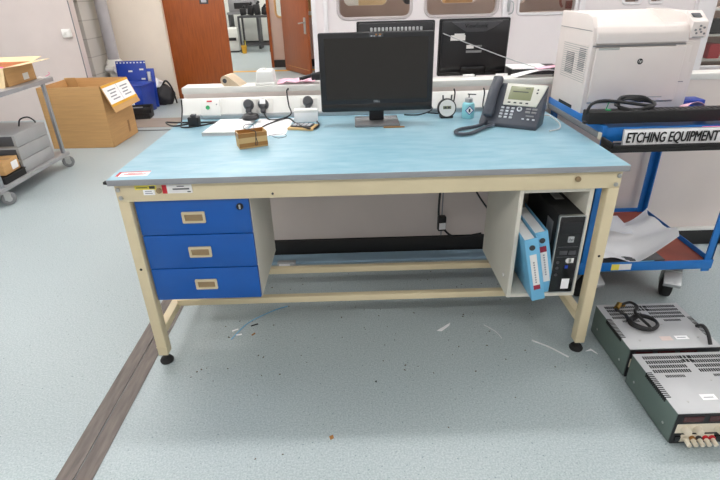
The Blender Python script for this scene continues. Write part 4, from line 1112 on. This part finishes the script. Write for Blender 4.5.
# ------------------------------------------------------------------ litter on the floor
def scrap(pts, m, label, h=.002):
    return tag(MB().prism(pts, 'z', 0, h).obj('litter_scrap', M[m]), label, 'litter')
scrap([(1.20, .19), (1.25, .23), (1.27, .245), (1.262, .225), (1.22, .185)], 'paper', 'white torn scrap on the floor under the bench middle')
scrap([(.265, .235), (.29, .25), (.293, .243), (.268, .228)], 'paper', 'white sliver on floor left of another near the drawer unit')
scrap([(.29, .205), (.315, .21), (.316, .203), (.291, .198)], 'paper', 'white sliver on floor in front of another near drawer unit')
scrap([(.345, .27), (.375, .285), (.378, .278), (.348, .263)], 'slot', 'dark chip on the floor below the drawer unit corner')
scrap([(.36, .20), (.372, .215), (.377, .209), (.365, .195)], 'tape', 'brown chip on the floor below the drawer unit')
scrap([(.735, -.385), (.748, -.378), (.752, -.392), (.74, -.4)], 'tape', 'brown crumb on the bare floor in front of the bench')
scrap([(.905, -.12), (.914, -.118), (.912, -.128)], 'slot', 'small dark crumb on the floor in front of bench')
scrap([(1.80, .02), (1.83, .035), (1.845, .0), (1.838, .005), (1.828, .024)], 'paper', 'white curved scrap beside the rear power supply')
cable([(1.60, .10, .003), (1.66, .05, .003), (1.715, -.015, .003)], .003, 'white strip of tie on floor inside the right bench leg', 'white_cable', name='cable_tie', cat='cable tie')
cable([(1.42, .22, .002), (1.46, .17, .002), (1.475, .12, .002)], .0015, 'thin white thread on the floor under the open cabinet', 'white_cable', name='thread', cat='thread')
cable([(.275, .17, .002), (.33, .29, .002), (.43, .38, .002), (.5, .42, .002)], .002, 'thin blue thread on the floor below the drawer unit', 'binder', name='thread', cat='thread')

random.seed(21)
cr = MB()
for k in range(90):
    x, y = random.uniform(.15, 1.75), random.uniform(-.1, .75) if k < 70 else random.uniform(-.5, .3)
    a, q = random.uniform(0, PI), random.uniform(.0015, .004)
    cr.box(-q, q, -q * .6, q * .6, 0, .0015, M=T(x, y, 0) @ RZ(a))
tag(cr.obj('floor_crumbs', mat('brown_dirt', (92, 78, 64), .9, var=.2)), 'brown dust specks and crumbs strewn on the floor under the bench', 'dirt', None, 'stuff')

# ------------------------------------------------------------------ ceiling lights
def lamp(x, y, l, label, m='lamp', w=.14):
    a = thing('ceiling_light', label, 'ceiling light', (x, y, 2.86), 0, 'fluorescent battens on the ceiling')
    B(-l / 2, l / 2, -w / 2 - .02, w / 2 + .02, .05, .14, .004).obj('housing', M['white'], a)
    B(-l / 2 + .02, l / 2 - .02, -w / 2, w / 2, .0, .05, .01).obj('diffuser', M[m], a)
names = {-2.4: 'behind the camera', 1.0: 'above the bench back', 3.1: 'before the left wall', 7.4: 'over the lobby', 11.2: 'over the corridor'}
for y, xs in ((-2.4, (-2.6, .6, 3.8)), (1.0, (-2.6, -.4, 1.6, 3.8)), (3.1, (-3.0, -1.0)), (7.4, (-1.2,)), (11.2, (-2.4, -.6))):
    for i, x in enumerate(xs):
        lamp(x, y, 1.5, 'white fluorescent batten %s, number %d from the left' % (names[y], i + 1), 'lamp_front' if y < 0 else 'lamp_hall' if y > 7 else 'lamp')
lamp(-.7, 4.9, 1.2, 'added unseen fluorescent batten before the closed brown door')  # unseen batten, added to brighten the wall beside the door
lamp(1.8, 4.75, 1.5, 'white fluorescent batten in the store behind the windows, left one', 'lamp_dim', .2)
lamp(4.4, 4.0, 1.2, 'white fluorescent batten in the store behind the windows, right one', 'lamp_dim')

# ------------------------------------------------------------------ world, camera
w = bpy.data.worlds.new('World'); bpy.context.scene.world = w; w.use_nodes = True
bg = w.node_tree.nodes['Background']
bg.inputs['Color'].default_value = (1, .975, .955, 1); bg.inputs['Strength'].default_value = .7
cam = bpy.data.cameras.new('camera'); co_ = bpy.data.objects.new('camera', cam); C.objects.link(co_)
pitch, yaw, roll = .4713, .0045, -.0273
cam.sensor_width = 36; cam.lens = 495.0 / 720 * 36; cam.clip_start = .02
f = Vector((math.sin(yaw) * math.cos(pitch), math.cos(yaw) * math.cos(pitch), -math.sin(pitch)))
r0 = Vector((math.cos(yaw), -math.sin(yaw), 0)); u0 = r0.cross(f)
r1 = r0 * math.cos(roll) + u0 * math.sin(roll); u1 = -r0 * math.sin(roll) + u0 * math.cos(roll)
R3 = Matrix((r1, u1, -f)).transposed()
co_.matrix_world = Matrix.Translation((.8554, -1.6115, 1.3898)) @ R3.to_4x4()
sc = bpy.context.scene
sc.camera = co_
vs = sc.view_settings
vs.view_transform = 'Standard'; vs.look = 'None'; vs.gamma = 1; vs.exposure = 0.0
vs.use_curve_mapping = False
